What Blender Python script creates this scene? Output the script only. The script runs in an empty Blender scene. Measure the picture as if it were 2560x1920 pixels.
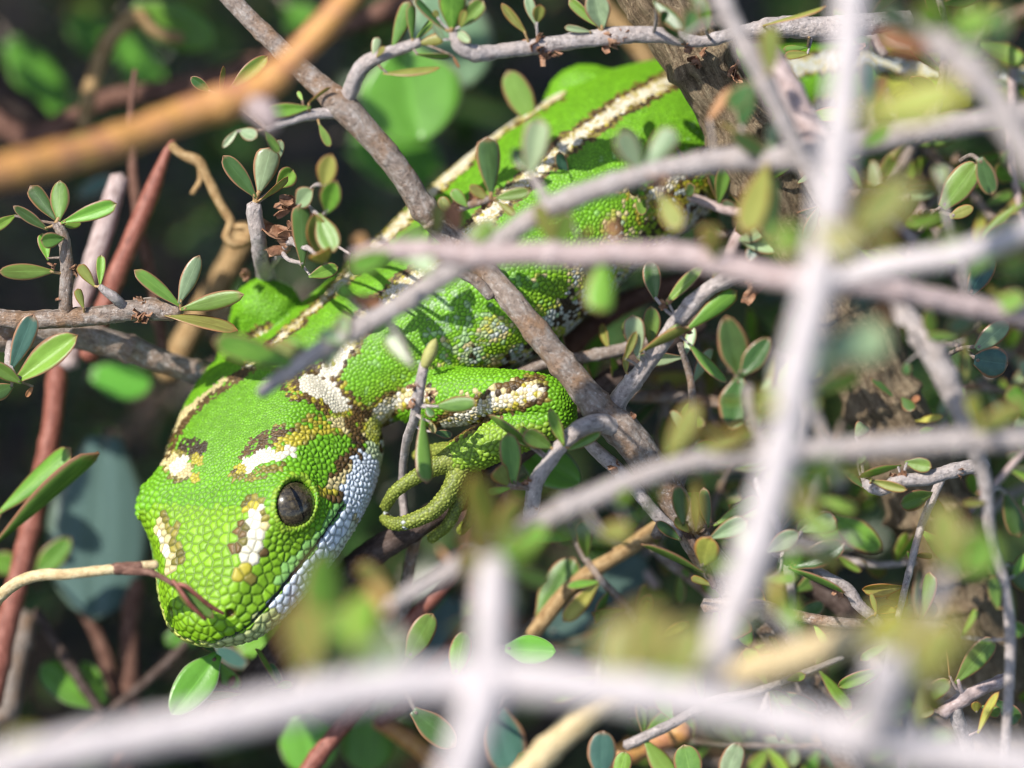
import bpy, math, random
import numpy as np
from mathutils import Vector, Matrix, noise
from mathutils.kdtree import KDTree

# ------------------------------------------------------------------ scene frame
# The place is modelled at real size.  1 u = 0.03 mm; the gecko's head is about 23 mm long.
U = 3.0e-5                   # metres per unit
DIST = 20000.0               # camera to the gecko's eye, in units (0.6 m)
PITCH = math.radians(42)     # the camera looks down into the shrub
ORG = Vector((0.0, 0.0, 0.105))   # the gecko's eye region, 10 cm above the soil
RIGHT = Vector((1, 0, 0))
UPV = Vector((0, math.sin(PITCH), math.cos(PITCH)))
BACK = Vector((0, -math.cos(PITCH), math.sin(PITCH)))
R3 = Matrix((RIGHT, UPV, BACK)).transposed()
random.seed(7)
scene = bpy.context.scene
COL = scene.collection

# ------------------------------------------------------------------ camera
cam_d = bpy.data.cameras.new('camera')
cam = bpy.data.objects.new('camera', cam_d)
COL.objects.link(cam)
cam.location = ORG + BACK * (DIST * U)
cam.rotation_euler = (math.pi / 2 - PITCH, 0, 0)
cam_d.sensor_width = 36.0
cam_d.lens = 36.0 * DIST / 2560.0
cam_d.clip_start = 0.05
cam_d.clip_end = 60.0
cam_d.dof.use_dof = True
cam_d.dof.focus_distance = (DIST + 20) * U
APERTURE = 800.0             # aperture diameter in units (about 23 mm)
cam_d.dof.aperture_fstop = (cam_d.lens * 1e-3) / (APERTURE * U)
cam_d.dof.aperture_blades = 7
scene.camera = cam

# ------------------------------------------------------------------ sky and sun
SUN_C = Vector((-0.52, 0.50, 0.69)).normalized()      # towards the sun, seen from the camera's axes
SUN_W = (R3 @ SUN_C).normalized()
world = bpy.data.worlds.new('World')
scene.world = world
world.use_nodes = True
wn = world.node_tree.nodes
wl = world.node_tree.links
wn.clear()
sky = wn.new('ShaderNodeTexSky')
sky.sky_type = 'NISHITA'
sky.sun_disc = False
sky.sun_elevation = math.asin(SUN_W.z)
sky.sun_rotation = math.atan2(SUN_W.x, SUN_W.y)
bg = wn.new('ShaderNodeBackground')
bg.inputs['Strength'].default_value = 0.15
wo = wn.new('ShaderNodeOutputWorld')
wl.new(sky.outputs['Color'], bg.inputs['Color'])
wl.new(bg.outputs['Background'], wo.inputs['Surface'])
sun_d = bpy.data.lights.new('sun', 'SUN')
sun_d.energy = 4.6
sun_d.angle = math.radians(0.6)
sun_d.color = (1.0, 0.955, 0.88)
sun = bpy.data.objects.new('sun', sun_d)
COL.objects.link(sun)
sun.rotation_euler = (-SUN_W).to_track_quat('-Z', 'Y').to_euler()
scene.view_settings.view_transform = 'Standard'
scene.view_settings.look = 'None'
scene.view_settings.gamma = 1.0
scene.view_settings.use_curve_mapping = False
scene.view_settings.exposure = 0.56
scene.render.engine = 'CYCLES'
scene.cycles.use_denoising = True
scene.cycles.max_bounces = 8
scene.cycles.filter_width = 1.2

# ------------------------------------------------------------------ helpers
def cam_pt(x, y, z):
    """picture position and depth (z units nearer than the gecko) -> point on the camera's axes, in units"""
    f = (DIST - z) / DIST
    return Vector(((x - 1280.0) * f, (960.0 - y) * f, z))
def to_world(v):
    return ORG + (R3 @ Vector(v)) * U
def s2l(c):
    return tuple(((v / 255.0) / 12.92 if v / 255.0 <= 0.04045 else ((v / 255.0 + 0.055) / 1.055) ** 2.4) for v in c)
def tag(o, label=None, cat=None, group=None, kind=None):
    if label: o['label'] = label
    if cat: o['category'] = cat
    if group: o['group'] = group
    if kind: o['kind'] = kind
    return o
def empty(name, wpos):
    o = bpy.data.objects.new(name, None)
    o.empty_display_size = 0.002
    o.location = wpos
    COL.objects.link(o)
    return o
def mesh_obj(name, verts, faces, mat, parent=None, base=None, uvs=None, smooth=True):
    """verts: camera-axis points in units"""
    base = base if base is not None else Vector((0, 0, 0))
    V = np.asarray(verts, dtype=np.float64)
    W = V @ np.array(R3).T * U + np.array(ORG) - np.array(base)
    me = bpy.data.meshes.new(name)
    me.from_pydata(W.tolist(), [], faces)
    if smooth:
        me.polygons.foreach_set('use_smooth', [True] * len(me.polygons))
    if uvs is not None:
        uvl = me.uv_layers.new(name='UVMap')
        li = np.zeros(len(me.loops), dtype=np.int32)
        me.loops.foreach_get('vertex_index', li)
        uvl.data.foreach_set('uv', np.asarray(uvs)[li].astype(np.float32).ravel())
    me.materials.append(mat)
    o = bpy.data.objects.new(name, me)
    COL.objects.link(o)
    if parent is not None:
        o.parent = parent
    else:
        o.location = base
    return o

# ------------------------------------------------------------------ materials
def new_mat(name):
    m = bpy.data.materials.new(name)
    m.use_nodes = True
    nt = m.node_tree
    nt.nodes.clear()
    out = nt.nodes.new('ShaderNodeOutputMaterial')
    return m, nt, out
def N(nt, t, **kw):
    n = nt.nodes.new(t)
    for k, v in kw.items():
        if k.startswith('i_'):
            n.inputs[k[2:].replace('_', ' ')].default_value = v
        else:
            setattr(n, k, v)
    return n
def ramp(nt, fac, stops):
    n = nt.nodes.new('ShaderNodeValToRGB')
    el = n.color_ramp.elements
    while len(el) > 1: el.remove(el[-1])
    el[0].position, el[0].color = stops[0][0], (*stops[0][1], 1)
    for p, c in stops[1:]:
        e = el.new(p); e.color = (*c, 1)
    nt.links.new(fac, n.inputs['Fac'])
    return n.outputs['Color']
def mixc(nt, fac, a, b, mode='MIX'):
    n = nt.nodes.new('ShaderNodeMix')
    n.data_type = 'RGBA'; n.blend_type = mode
    for s, v in (('Factor', fac), ('A', a), ('B', b)):
        sock = [i for i in n.inputs if i.name == s and (i.type == 'RGBA' if s != 'Factor' else i.type == 'VALUE')][0]
        if hasattr(v, 'is_linked') or hasattr(v, 'node'):
            nt.links.new(v, sock)
        elif isinstance(v, (int, float)): sock.default_value = v
        else: sock.default_value = (*v, 1)
    return [o for o in n.outputs if o.type == 'RGBA'][0]
def math_n(nt, op, a, b=None, c=None, clamp=False):
    n = nt.nodes.new('ShaderNodeMath'); n.operation = op; n.use_clamp = clamp
    for i, v in enumerate((a, b, c)):
        if v is None: continue
        if isinstance(v, (int, float)): n.inputs[i].default_value = v
        else: nt.links.new(v, n.inputs[i])
    return n.outputs[0]

def bark(name, light, mid, dark, patch=None, rough=0.8, fibre=1.0, spec=0.2, bump=0.5, spots=0.35):
    """stem material; UVMap holds (length, girth) in units"""
    m, nt, out = new_mat(name)
    uv = N(nt, 'ShaderNodeUVMap')
    mp = N(nt, 'ShaderNodeMapping'); mp.inputs['Scale'].default_value = (1 / (90.0 if fibre > 1 else 34.0), 1 / (16.0 if fibre > 1 else 15.0), 1)
    nt.links.new(uv.outputs['UV'], mp.inputs['Vector'])
    tc = N(nt, 'ShaderNodeTexCoord')
    n1 = N(nt, 'ShaderNodeTexNoise', i_Scale=1.0, i_Detail=6.0, i_Roughness=0.65)
    nt.links.new(mp.outputs['Vector'], n1.inputs['Vector'])
    n2 = N(nt, 'ShaderNodeTexNoise', i_Scale=1 / (70 * U), i_Detail=4.0, i_Roughness=0.6)
    nt.links.new(tc.outputs['Object'], n2.inputs['Vector'])
    n3 = N(nt, 'ShaderNodeTexNoise', i_Scale=1 / (13 * U), i_Detail=6.0, i_Roughness=0.75)
    nt.links.new(tc.outputs['Object'], n3.inputs['Vector'])
    c = ramp(nt, n1.outputs['Fac'], [(0.24, dark), (0.47, mid), (0.74, light)])
    if patch:
        f = math_n(nt, 'MULTIPLY_ADD', n2.outputs['Fac'], 5.0, -2.3, clamp=True)
        c = mixc(nt, f, c, patch)
    sp = math_n(nt, 'MULTIPLY_ADD', n3.outputs['Fac'], 8.0, -4.35, clamp=True)
    c = mixc(nt, math_n(nt, 'MULTIPLY', sp, spots), c, tuple(v * 0.25 for v in dark))
    sp2 = math_n(nt, 'MULTIPLY_ADD', n3.outputs['Fac'], -8.0, 3.6, clamp=True)
    c = mixc(nt, math_n(nt, 'MULTIPLY', sp2, spots), c, tuple(min(1, v * 1.5) for v in light))
    p = N(nt, 'ShaderNodeBsdfPrincipled', i_Roughness=rough)
    p.inputs['Specular IOR Level'].default_value = spec
    nt.links.new(c, p.inputs['Base Color'])
    hs = math_n(nt, 'ADD', math_n(nt, 'MULTIPLY', n1.outputs['Fac'], fibre), n3.outputs['Fac'])
    b = N(nt, 'ShaderNodeBump', i_Strength=bump, i_Distance=15 * U)
    nt.links.new(hs, b.inputs['Height'])
    nt.links.new(b.outputs['Normal'], p.inputs['Normal'])
    nt.links.new(p.outputs[0], out.inputs['Surface'])
    return m

BARK = {
 'grey':  bark('pale_grey_bark', (0.62, 0.55, 0.52), (0.44, 0.38, 0.355), (0.19, 0.155, 0.14), patch=(0.48, 0.40, 0.36), rough=0.7, spec=0.3, bump=0.8, spots=0.6),
 'brown': bark('grey_brown_bark', (0.50, 0.45, 0.41), (0.32, 0.25, 0.205), (0.13, 0.095, 0.075), patch=(0.33, 0.205, 0.125), bump=0.9, spots=0.65),
 'pink':  bark('pinkish_bark', (0.60, 0.49, 0.465), (0.42, 0.315, 0.29), (0.16, 0.10, 0.09), rough=0.6, spec=0.3),
 'white': bark('whitish_bark', (0.70, 0.63, 0.61), (0.56, 0.495, 0.48), (0.30, 0.25, 0.24), rough=0.65, spec=0.3, spots=0.2),
 'red':   bark('red_bark', (0.36, 0.15, 0.11), (0.22, 0.07, 0.045), (0.09, 0.025, 0.018), rough=0.5, spec=0.4, bump=0.25),
 'tan':   bark('tan_bark', (0.50, 0.36, 0.19), (0.33, 0.205, 0.09), (0.14, 0.075, 0.03), rough=0.65),
 'orange': bark('orange_bark', (0.62, 0.36, 0.13), (0.48, 0.23, 0.06), (0.25, 0.09, 0.03), patch=(0.40, 0.17, 0.09), rough=0.45, spec=0.4, bump=0.2),
 'dark':  bark('dark_bark', (0.16, 0.12, 0.105), (0.075, 0.05, 0.04), (0.025, 0.017, 0.014)),
 'rufous': bark('dull_red_brown_bark', (0.26, 0.15, 0.11), (0.14, 0.07, 0.05), (0.05, 0.025, 0.02), bump=0.3),
 'trunk': bark('fibrous_trunk_bark', (0.46, 0.36, 0.23), (0.25, 0.18, 0.11), (0.055, 0.036, 0.022), rough=0.85, fibre=3.0, bump=1.0, spots=0.6),
 'straw': bark('dry_straw_stem', (0.72, 0.60, 0.37), (0.57, 0.43, 0.23), (0.30, 0.17, 0.07), rough=0.6),
}

def leaf_mat(name, top, under, rim, tip=0.85, rimw=0.17, rough=0.38, trans=0.28, mottle=0.5):
    m, nt, out = new_mat(name)
    at = N(nt, 'ShaderNodeAttribute', attribute_name='leaf')
    sep = N(nt, 'ShaderNodeSeparateColor')
    nt.links.new(at.outputs['Color'], sep.inputs[0])
    edge, along, side = sep.outputs[0], sep.outputs[1], sep.outputs[2]
    oi = N(nt, 'ShaderNodeObjectInfo')
    tc = N(nt, 'ShaderNodeTexCoord')
    ad = N(nt, 'ShaderNodeVectorMath', operation='ADD')
    nt.links.new(tc.outputs['Object'], ad.inputs[0])
    cb = N(nt, 'ShaderNodeCombineXYZ')
    for i in range(3): nt.links.new(math_n(nt, 'MULTIPLY', oi.outputs['Random'], 37.0 + 11 * i), cb.inputs[i])
    nt.links.new(cb.outputs[0], ad.inputs[1])
    n1 = N(nt, 'ShaderNodeTexNoise', i_Scale=3.2, i_Detail=4.0, i_Roughness=0.6)
    n2 = N(nt, 'ShaderNodeTexNoise', i_Scale=26.0, i_Detail=3.0, i_Roughness=0.6)
    nt.links.new(ad.outputs[0], n1.inputs['Vector']); nt.links.new(ad.outputs[0], n2.inputs['Vector'])
    c = mixc(nt, side, top, under)
    # leaf-to-leaf hue and value
    hsv = N(nt, 'ShaderNodeHueSaturation')
    nt.links.new(math_n(nt, 'MULTIPLY_ADD', oi.outputs['Random'], 0.05, 0.475), hsv.inputs['Hue'])
    r2 = math_n(nt, 'FRACT', math_n(nt, 'MULTIPLY', oi.outputs['Random'], 17.31))
    nt.links.new(math_n(nt, 'MULTIPLY_ADD', r2, 0.5, 0.78), hsv.inputs['Value'])
    hsv.inputs['Saturation'].default_value = 1.0
    nt.links.new(c, hsv.inputs['Color'])
    c = hsv.outputs['Color']
    mo = math_n(nt, 'MULTIPLY_ADD', n1.outputs['Fac'], 2.4, -0.85, clamp=True)
    c = mixc(nt, math_n(nt, 'MULTIPLY', mo, mottle), c, tuple(min(1, v * 1.75 + 0.012) for v in top))
    sp = math_n(nt, 'MULTIPLY_ADD', n2.outputs['Fac'], 9.0, -5.7, clamp=True)
    c = mixc(nt, math_n(nt, 'MULTIPLY', sp, 0.45), c, tuple(v * 0.4 for v in top))
    # pale midrib
    mr = math_n(nt, 'MULTIPLY_ADD', edge, 14.0, -13.1, clamp=True)
    c = mixc(nt, math_n(nt, 'MULTIPLY', mr, 0.35), c, tuple(min(1, v * 2.0 + 0.03) for v in top))
    # brown margin and tip, uneven
    e2 = math_n(nt, 'ADD', edge, math_n(nt, 'MULTIPLY_ADD', n1.outputs['Fac'], 0.22, -0.11))
    rf = math_n(nt, 'MULTIPLY_ADD', e2, -1.0 / rimw, 1.35, clamp=True)
    tf = math_n(nt, 'MULTIPLY', math_n(nt, 'MULTIPLY_ADD', math_n(nt, 'ADD', along, math_n(nt, 'MULTIPLY_ADD', n1.outputs['Fac'], 0.16, -0.08)), 9.0, -8.0, clamp=True), tip)
    rf = math_n(nt, 'MAXIMUM', rf, tf)
    c = mixc(nt, rf, c, rim)
    p = N(nt, 'ShaderNodeBsdfPrincipled', i_Roughness=rough)
    p.inputs['Specular IOR Level'].default_value = 0.5
    nt.links.new(c, p.inputs['Base Color'])
    b = N(nt, 'ShaderNodeBump', i_Strength=0.22, i_Distance=2.5 * U)
    nt.links.new(math_n(nt, 'ADD', n2.outputs['Fac'], math_n(nt, 'MULTIPLY', n1.outputs['Fac'], 2.0)), b.inputs['Height'])
    nt.links.new(b.outputs['Normal'], p.inputs['Normal'])
    t = N(nt, 'ShaderNodeBsdfTranslucent')
    hs2 = N(nt, 'ShaderNodeHueSaturation', i_Value=1.5, i_Saturation=1.15)
    nt.links.new(c, hs2.inputs['Color']); nt.links.new(hs2.outputs[0], t.inputs['Color'])
    mx = N(nt, 'ShaderNodeMixShader'); mx.inputs[0].default_value = trans
    nt.links.new(p.outputs[0], mx.inputs[1]); nt.links.new(t.outputs[0], mx.inputs[2])
    nt.links.new(mx.outputs[0], out.inputs['Surface'])
    return m

RIM = (0.32, 0.16, 0.085)
LEAF = {
 'g': leaf_mat('green_leaf', (0.135, 0.235, 0.04), (0.22, 0.29, 0.13), RIM),
 'b': leaf_mat('light_green_leaf', (0.19, 0.34, 0.045), (0.26, 0.36, 0.11), RIM, trans=0.38),
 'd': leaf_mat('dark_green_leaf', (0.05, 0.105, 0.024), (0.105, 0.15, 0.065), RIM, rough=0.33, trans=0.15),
 'p': leaf_mat('pale_leaf', (0.25, 0.325, 0.175), (0.38, 0.43, 0.29), RIM, rough=0.3, trans=0.25),
 'o': leaf_mat('olive_leaf', (0.23, 0.24, 0.055), (0.29, 0.28, 0.12), (0.36, 0.17, 0.06), rimw=0.2, trans=0.3),
 'y': leaf_mat('yellow_green_leaf', (0.36, 0.36, 0.07), (0.42, 0.40, 0.16), (0.42, 0.2, 0.06), rimw=0.2, trans=0.35),
 't': leaf_mat('blue_green_leaf', (0.045, 0.105, 0.075), (0.12, 0.19, 0.16), RIM, rough=0.3, trans=0.12),
 'r': leaf_mat('russet_leaf', (0.34, 0.17, 0.07), (0.42, 0.25, 0.13), (0.22, 0.09, 0.04), rough=0.6, trans=0.25),
 'w': leaf_mat('broad_glaucous_leaf', (0.075, 0.125, 0.105), (0.14, 0.2, 0.18), (0.1, 0.14, 0.1), rough=0.28, trans=0.12, tip=0.0, mottle=0.25),
 'W': leaf_mat('broad_pale_leaf', (0.20, 0.33, 0.19), (0.3, 0.42, 0.28), (0.3, 0.36, 0.25), rough=0.35, trans=0.25, tip=0.0, mottle=0.25),
 'B': leaf_mat('broad_green_leaf', (0.125, 0.31, 0.035), (0.2, 0.36, 0.12), (0.3, 0.33, 0.2), rough=0.33, trans=0.3, tip=0.0, rimw=0.06, mottle=0.3),
}

# ------------------------------------------------------------------ leaf shapes
def leaf_proto(name, widest, base_w, tipsharp, curl, fold, thick=0.12, nu=11, nv=6):
    """unit leaf: length 1 along +Y, full width 1 along X, face +Z; closed body with real thickness"""
    def prof(t):
        if t < widest:
            s = t / widest
            return base_w + (1 - base_w) * (math.sin(s * math.pi / 2) ** 1.25)
        s = (t - widest) / (1 - widest)
        return max(0.0, 1 - s ** tipsharp) ** 0.62
    V, F, A = [], [], []
    for side in (0, 1):
        for i in range(nu + 1):
            t = i / nu
            t = t ** 0.9 if i < nu else 1.0
            w = max(prof(t), 0.03) * 0.5
            for j in range(nv + 1):
                s = j / nv * 2 - 1
                x = s * w
                zc = fold * (abs(s) ** 1.4) * w * 1.1 + curl * (t * t) * 0.5 - 0.04 * (1 - abs(s)) ** 6
                th = thick * 0.5 * (1 - 0.75 * abs(s) ** 3) * (0.6 + 0.4 * math.sin(min(1, t * 1.1) * math.pi) ** 0.5)
                V.append((x, t - 0.02, zc + (th if side == 0 else -th)))
                e = min((1 - abs(s)) * 1.0, (1 - t) * 3.0 + 0.02)
                A.append((e if abs(s) > 0.01 else 1.0, t, float(side), 1.0))
    M = (nu + 1) * (nv + 1)
    W = nv + 1
    for i in range(nu):
        for j in range(nv):
            a = i * W + j
            F.append((a, a + 1, a + W + 1, a + W))
            F.append((M + a, M + a + W, M + a + W + 1, M + a + 1))
    for i in range(nu):
        a = i * W; F.append((a, a + W, M + a + W, M + a))
        a = i * W + nv; F.append((a, M + a, M + a + W, a + W))
    for j in range(nv):
        a = j; F.append((a, M + a, M + a + 1, a + 1))
        a = nu * W + j; F.append((a, a + 1, M + a + 1, M + a))
    me = bpy.data.meshes.new(name)
    me.from_pydata(V, [], F)
    me.polygons.foreach_set('use_smooth', [True] * len(F))
    ca = me.color_attributes.new('leaf', 'FLOAT_COLOR', 'POINT')
    ca.data.foreach_set('color', np.array(A, dtype=np.float32).ravel())
    me.materials.append(LEAF['g'])
    return me
PROTO = [leaf_proto('leaf_blade', 0.60, 0.16, 2.6, 0.22, 0.20),
         leaf_proto('leaf_blade', 0.66, 0.12, 3.2, -0.15, 0.32),
         leaf_proto('leaf_blade', 0.55, 0.18, 2.2, 0.35, -0.15),
         leaf_proto('leaf_blade', 0.62, 0.14, 2.8, -0.30, 0.12),
         leaf_proto('leaf_blade', 0.58, 0.20, 2.0, 0.10, 0.45),
         leaf_proto('leaf_blade', 0.70, 0.12, 3.6, 0.18, -0.25)]
BROAD = [leaf_proto('broad_leaf_blade', 0.45, 0.25, 2.0, 0.12, 0.10, thick=0.035, nu=14, nv=8),
         leaf_proto('broad_leaf_blade', 0.50, 0.35, 2.6, -0.10, -0.10, thick=0.035, nu=14, nv=8)]

def place_leaf(parent, pbase, b, t, w, kind, broad=False, roll=None, name='leaf', proto=None):
    """b, t: base and tip on the camera's axes (units); w: width seen from the camera"""
    y = t - b
    ln = y.length
    yd = y / ln
    real_w = max(w, ln * (0.5 if broad else 0.27))
    if roll is None:
        roll = math.acos(min(1.0, w / real_w))
        roll = roll if random.random() < 0.5 else -roll
        roll += random.uniform(-0.3, 0.3)
    z = Vector((0, 0, 1)) - yd * yd.z
    if z.length < 0.05: z = Vector((0, 1, 0)) - yd * yd.y
    z.normalize()
    z = Matrix.Rotation(roll, 3, yd) @ z
    x = yd.cross(z)
    me = proto or random.choice(BROAD if broad else PROTO)
    o = bpy.data.objects.new(name, me)
    COL.objects.link(o)
    o.material_slots[0].link = 'OBJECT'
    o.material_slots[0].material = LEAF[kind]
    rot = R3 @ Matrix((x, yd, z)).transposed()
    M = rot.to_4x4() @ Matrix.Diagonal((real_w * U, ln * U, real_w * U, 1))
    M.translation = to_world(b) - pbase
    o.parent = parent
    o.matrix_local = M
    return o

# ------------------------------------------------------------------ stems
def catmull(P, step):
    """P: list of 4-tuples (x,y,z,r) on camera axes -> dense list"""
    P = [np.array(p, dtype=float) for p in P]
    if len(P) == 2:
        P = [P[0], (P[0] + P[1]) / 2, P[1]]
    Q = [2 * P[0] - P[1]] + P + [2 * P[-1] - P[-2]]
    out = []
    for i in range(1, len(Q) - 2):
        p0, p1, p2, p3 = Q[i - 1:i + 3]
        L = np.linalg.norm(p2[:3] - p1[:3])
        n = max(2, int(L / step))
        for k in range(n):
            t = k / n
            out.append(0.5 * ((2 * p1) + (-p0 + p2) * t + (2 * p0 - 5 * p1 + 4 * p2 - p3) * t * t + (-p0 + 3 * p1 - 3 * p2 + p3) * t ** 3))
    out.append(P[-1])
    return out
def tube(path, sides=14, rough=0.07, lump=0.06, nodes=(), flat_end=False, fibre=0.0, seed=0.0):
    """path: dense (x,y,z,r).  returns verts, faces, uvs"""
    V, F, UV = [], [], []
    n = len(path)
    pts = [Vector(p[:3]) for p in path]
    T = []
    for i in range(n):
        d = pts[min(i + 1, n - 1)] - pts[max(i - 1, 0)]
        T.append(d.normalized() if d.length > 1e-9 else Vector((1, 0, 0)))
    nrm = T[0].orthogonal().normalized()
    length = 0.0
    for i in range(n):
        if i:
            length += (pts[i] - pts[i - 1]).length
            nrm = nrm - T[i] * nrm.dot(T[i])
            nrm.normalize()
        bi = T[i].cross(nrm)
        r = max(path[i][3], 0.8)
        sw = 1.0
        for (nx, na, nw) in nodes:
            sw += na * math.exp(-((length - nx) / nw) ** 2)
        for k in range(sides):
            a = 2 * math.pi * k / sides
            d = nrm * math.cos(a) + bi * math.sin(a)
            q = pts[i] + d * r
            f = 1.0
            f += lump * noise.noise(q * (0.45 / r) + Vector((seed, 0, 0)))
            f += rough * noise.noise(q * (1.6 / max(r, 10)) + Vector((0, seed, 3)))
            if fibre:
                f += fibre * noise.noise(Vector((length / 120.0, math.cos(a) * 4.5, math.sin(a) * 4.5 + seed)))
            V.append(pts[i] + d * (r * f * sw))
            UV.append((length + seed * 100, k / sides * 2 * math.pi * r))
    for i in range(n - 1):
        for k in range(sides):
            a, b = i * sides + k, i * sides + (k + 1) % sides
            F.append((a, b, b + sides, a + sides))
    for end, s in ((0, -1), (n - 1, 1)):
        c = len(V)
        r = path[end][3]
        V.append(pts[end] + T[end] * (s * r * (0.15 if flat_end else 0.55)))
        UV.append((length if end else 0, 0))
        for k in range(sides):
            a, b = end * sides + k, end * sides + (k + 1) % sides
            F.append((b, a, c) if end == 0 else (a, b, c))
    return V, F, UV

VIEWS = {'n': (0, 0, 1.0), 'fv': (0, 0, 0.8641), 'z1': (300, 860, 2.074), 'z2': (500, 560, 2.212), 'z3': (850, 80, 2.011), 'z4': (0, 0, 2.458),
         'z5': (0, 400, 2.765), 'z6': (0, 900, 1.6266), 'z7': (850, 0, 2.458), 'r1': (1700, 0, 2.572), 'r2': (1600, 600, 2.304),
         'r3': (1200, 900, 2.765), 'r4': (1600, 1200, 2.304), 'm': (700, 1200, 2.304), 'bl': (0, 1400, 2.765)}
BRANCHES = []
class Branch:
    """one branch: an Empty at its base, parts stem / side_twig / leaf / bud / dried_flower"""
    def __init__(s, name, label, view, pts, bk='grey', z=0.0, cat='branch', group=None, sides=14, step=9, rough=0.07, lump=0.07, fibre=0.0, knots=True):
        s.view = VIEWS[view]; s.bk = bk; s.zdef = z
        s.paths = []
        cps = []
        for p in pts:
            x, y = s.xy(p[0], p[1])
            zz = p[3] if len(p) > 3 else z
            c = cam_pt(x, y, zz)
            cps.append((c.x, c.y, c.z, p[2] * (DIST - zz) / DIST))
        s.base = to_world(cps[0][:3])
        s.root = tag(empty(name, s.base), label, cat, group)
        s.seed = random.uniform(0, 50)
        path = catmull(cps, step)
        nodes = []
        if knots:
            L = sum(np.linalg.norm(path[i + 1][:3] - path[i][:3]) for i in range(len(path) - 1))
            x = random.uniform(30, 120)
            while x < L:
                nodes.append((x, random.uniform(0.04, 0.2), random.uniform(8, 18))); x += random.uniform(80, 220)
        V, F, UV = tube(path, sides, rough, lump, nodes, fibre=fibre, seed=s.seed)
        mesh_obj('stem', V, F, BARK[bk], s.root, s.base, UV)
        s.paths.append(path)
        BRANCHES.append(s)
    def xy(s, x, y):
        return s.view[0] + x / s.view[2], s.view[1] + y / s.view[2]
    def at(s, view):
        s.view = VIEWS[view]; return s
    def side(s, pts, bk=None, name='side_twig', sides=10, flat=False, rough=0.09):
        """pts (x, y, r[, z]); the first point is drawn onto the nearest stem"""
        cps = []
        for i, p in enumerate(pts):
            x, y = s.xy(p[0], p[1])
            if len(p) > 3: zz = p[3]
            else:
                zz = s.near(x, y)[0][2] if i == 0 else cps[-1][2] + random.uniform(-10, 25)
            c = cam_pt(x, y, zz)
            cps.append((c.x, c.y, c.z, p[2] * (DIST - zz) / DIST))
        path = catmull(cps, 7)
        V, F, UV = tube(path, sides, rough, 0.08, flat_end=flat, seed=random.uniform(0, 50))
        mesh_obj(name, V, F, BARK[bk or s.bk], s.root, s.base, UV)
        s.paths.append(path)
        return s
    def near(s, x, y):
        best = None
        for pa in s.paths:
            for p in pa:
                f = (DIST - p[2]) / DIST
                d = math.hypot(p[0] / f + 1280 - x, 960 - p[1] / f - y)
                if best is None or d < best[1]: best = (p, d)
        return best
    def leaves(s, *ls, petiole=True):
        """(bx, by, tx, ty, w, kind[, z_base, z_tip]) in the current view"""
        for l in ls:
            bx, by = s.xy(l[0], l[1]); tx, ty = s.xy(l[2], l[3]); w = l[4] / s.view[2]
            kd_ = l[5]; face = kd_.endswith('!'); kd_ = kd_[0]
            if len(l) > 6 and l[6] > 1300: w *= 1.3
            p, d = s.near(bx, by)
            r = p[3]
            if len(l) > 6: zb = l[6]
            else: zb = p[2] + r * 0.3
            zt = l[7] if len(l) > 7 else zb + random.uniform(-0.35, 0.5) * math.hypot(tx - bx, ty - by)
            b = cam_pt(bx, by, zb); t = cam_pt(tx, ty, zt)
            pv = Vector(p[:3])
            if petiole and (b - pv).length > r * 0.9:
                pr = min(6.0, max(3.0, w * 0.09))
                midp = (pv + b) / 2 + Vector((random.uniform(-1, 1), random.uniform(-1, 1), random.uniform(-1, 1))) * (b - pv).length * 0.08
                e = b + (t - b) * 0.06
                path = catmull([(*pv, pr * 1.4), (*midp, pr * 1.15), (*e, pr)], 8)
                V, F, UV = tube(path, 7, 0.06, 0.05, seed=random.uniform(0, 50))
                mesh_obj('leaf_stalk', V, F, BARK[s.bk if (b - pv).length > r * 2.2 else 'tan'], s.root, s.base, UV)
            place_leaf(s.root, s.base, b, t, w * (DIST - zb) / DIST, kd_, broad=face, roll=0.12 if face else None)
        return s
    def pairs(s, n, ln=(70, 120), wd=(0.28, 0.44), kinds='ggbdpo', t0=0.05, t1=0.98, path=0, spread=1.0):
        """small opposite leaves growing along a stem"""
        pa = s.paths[path]
        for i in range(n):
            k = int((t0 + (t1 - t0) * (i + random.uniform(0.2, 0.8)) / n) * (len(pa) - 1))
            k = max(1, min(len(pa) - 2, k))
            p = pa[k]; pv = Vector(p[:3])
            d = Vector(pa[k + 1][:3]) - Vector(pa[k - 1][:3]); d.normalize()
            for _ in range(random.choice((1, 2, 2, 3))):
                side = d.orthogonal().normalized()
                side = Matrix.Rotation(random.uniform(0, 2 * math.pi), 3, d) @ side
                dirv = (side * spread + d * random.uniform(-0.2, 0.9)).normalized()
                L = random.uniform(*ln)
                b = pv + side * p[3] * 0.85
                w = L * random.uniform(*wd)
                place_leaf(s.root, s.base, b, b + dirv * L, w, random.choice(kinds), roll=random.uniform(-0.9, 0.9))
        return s
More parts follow.
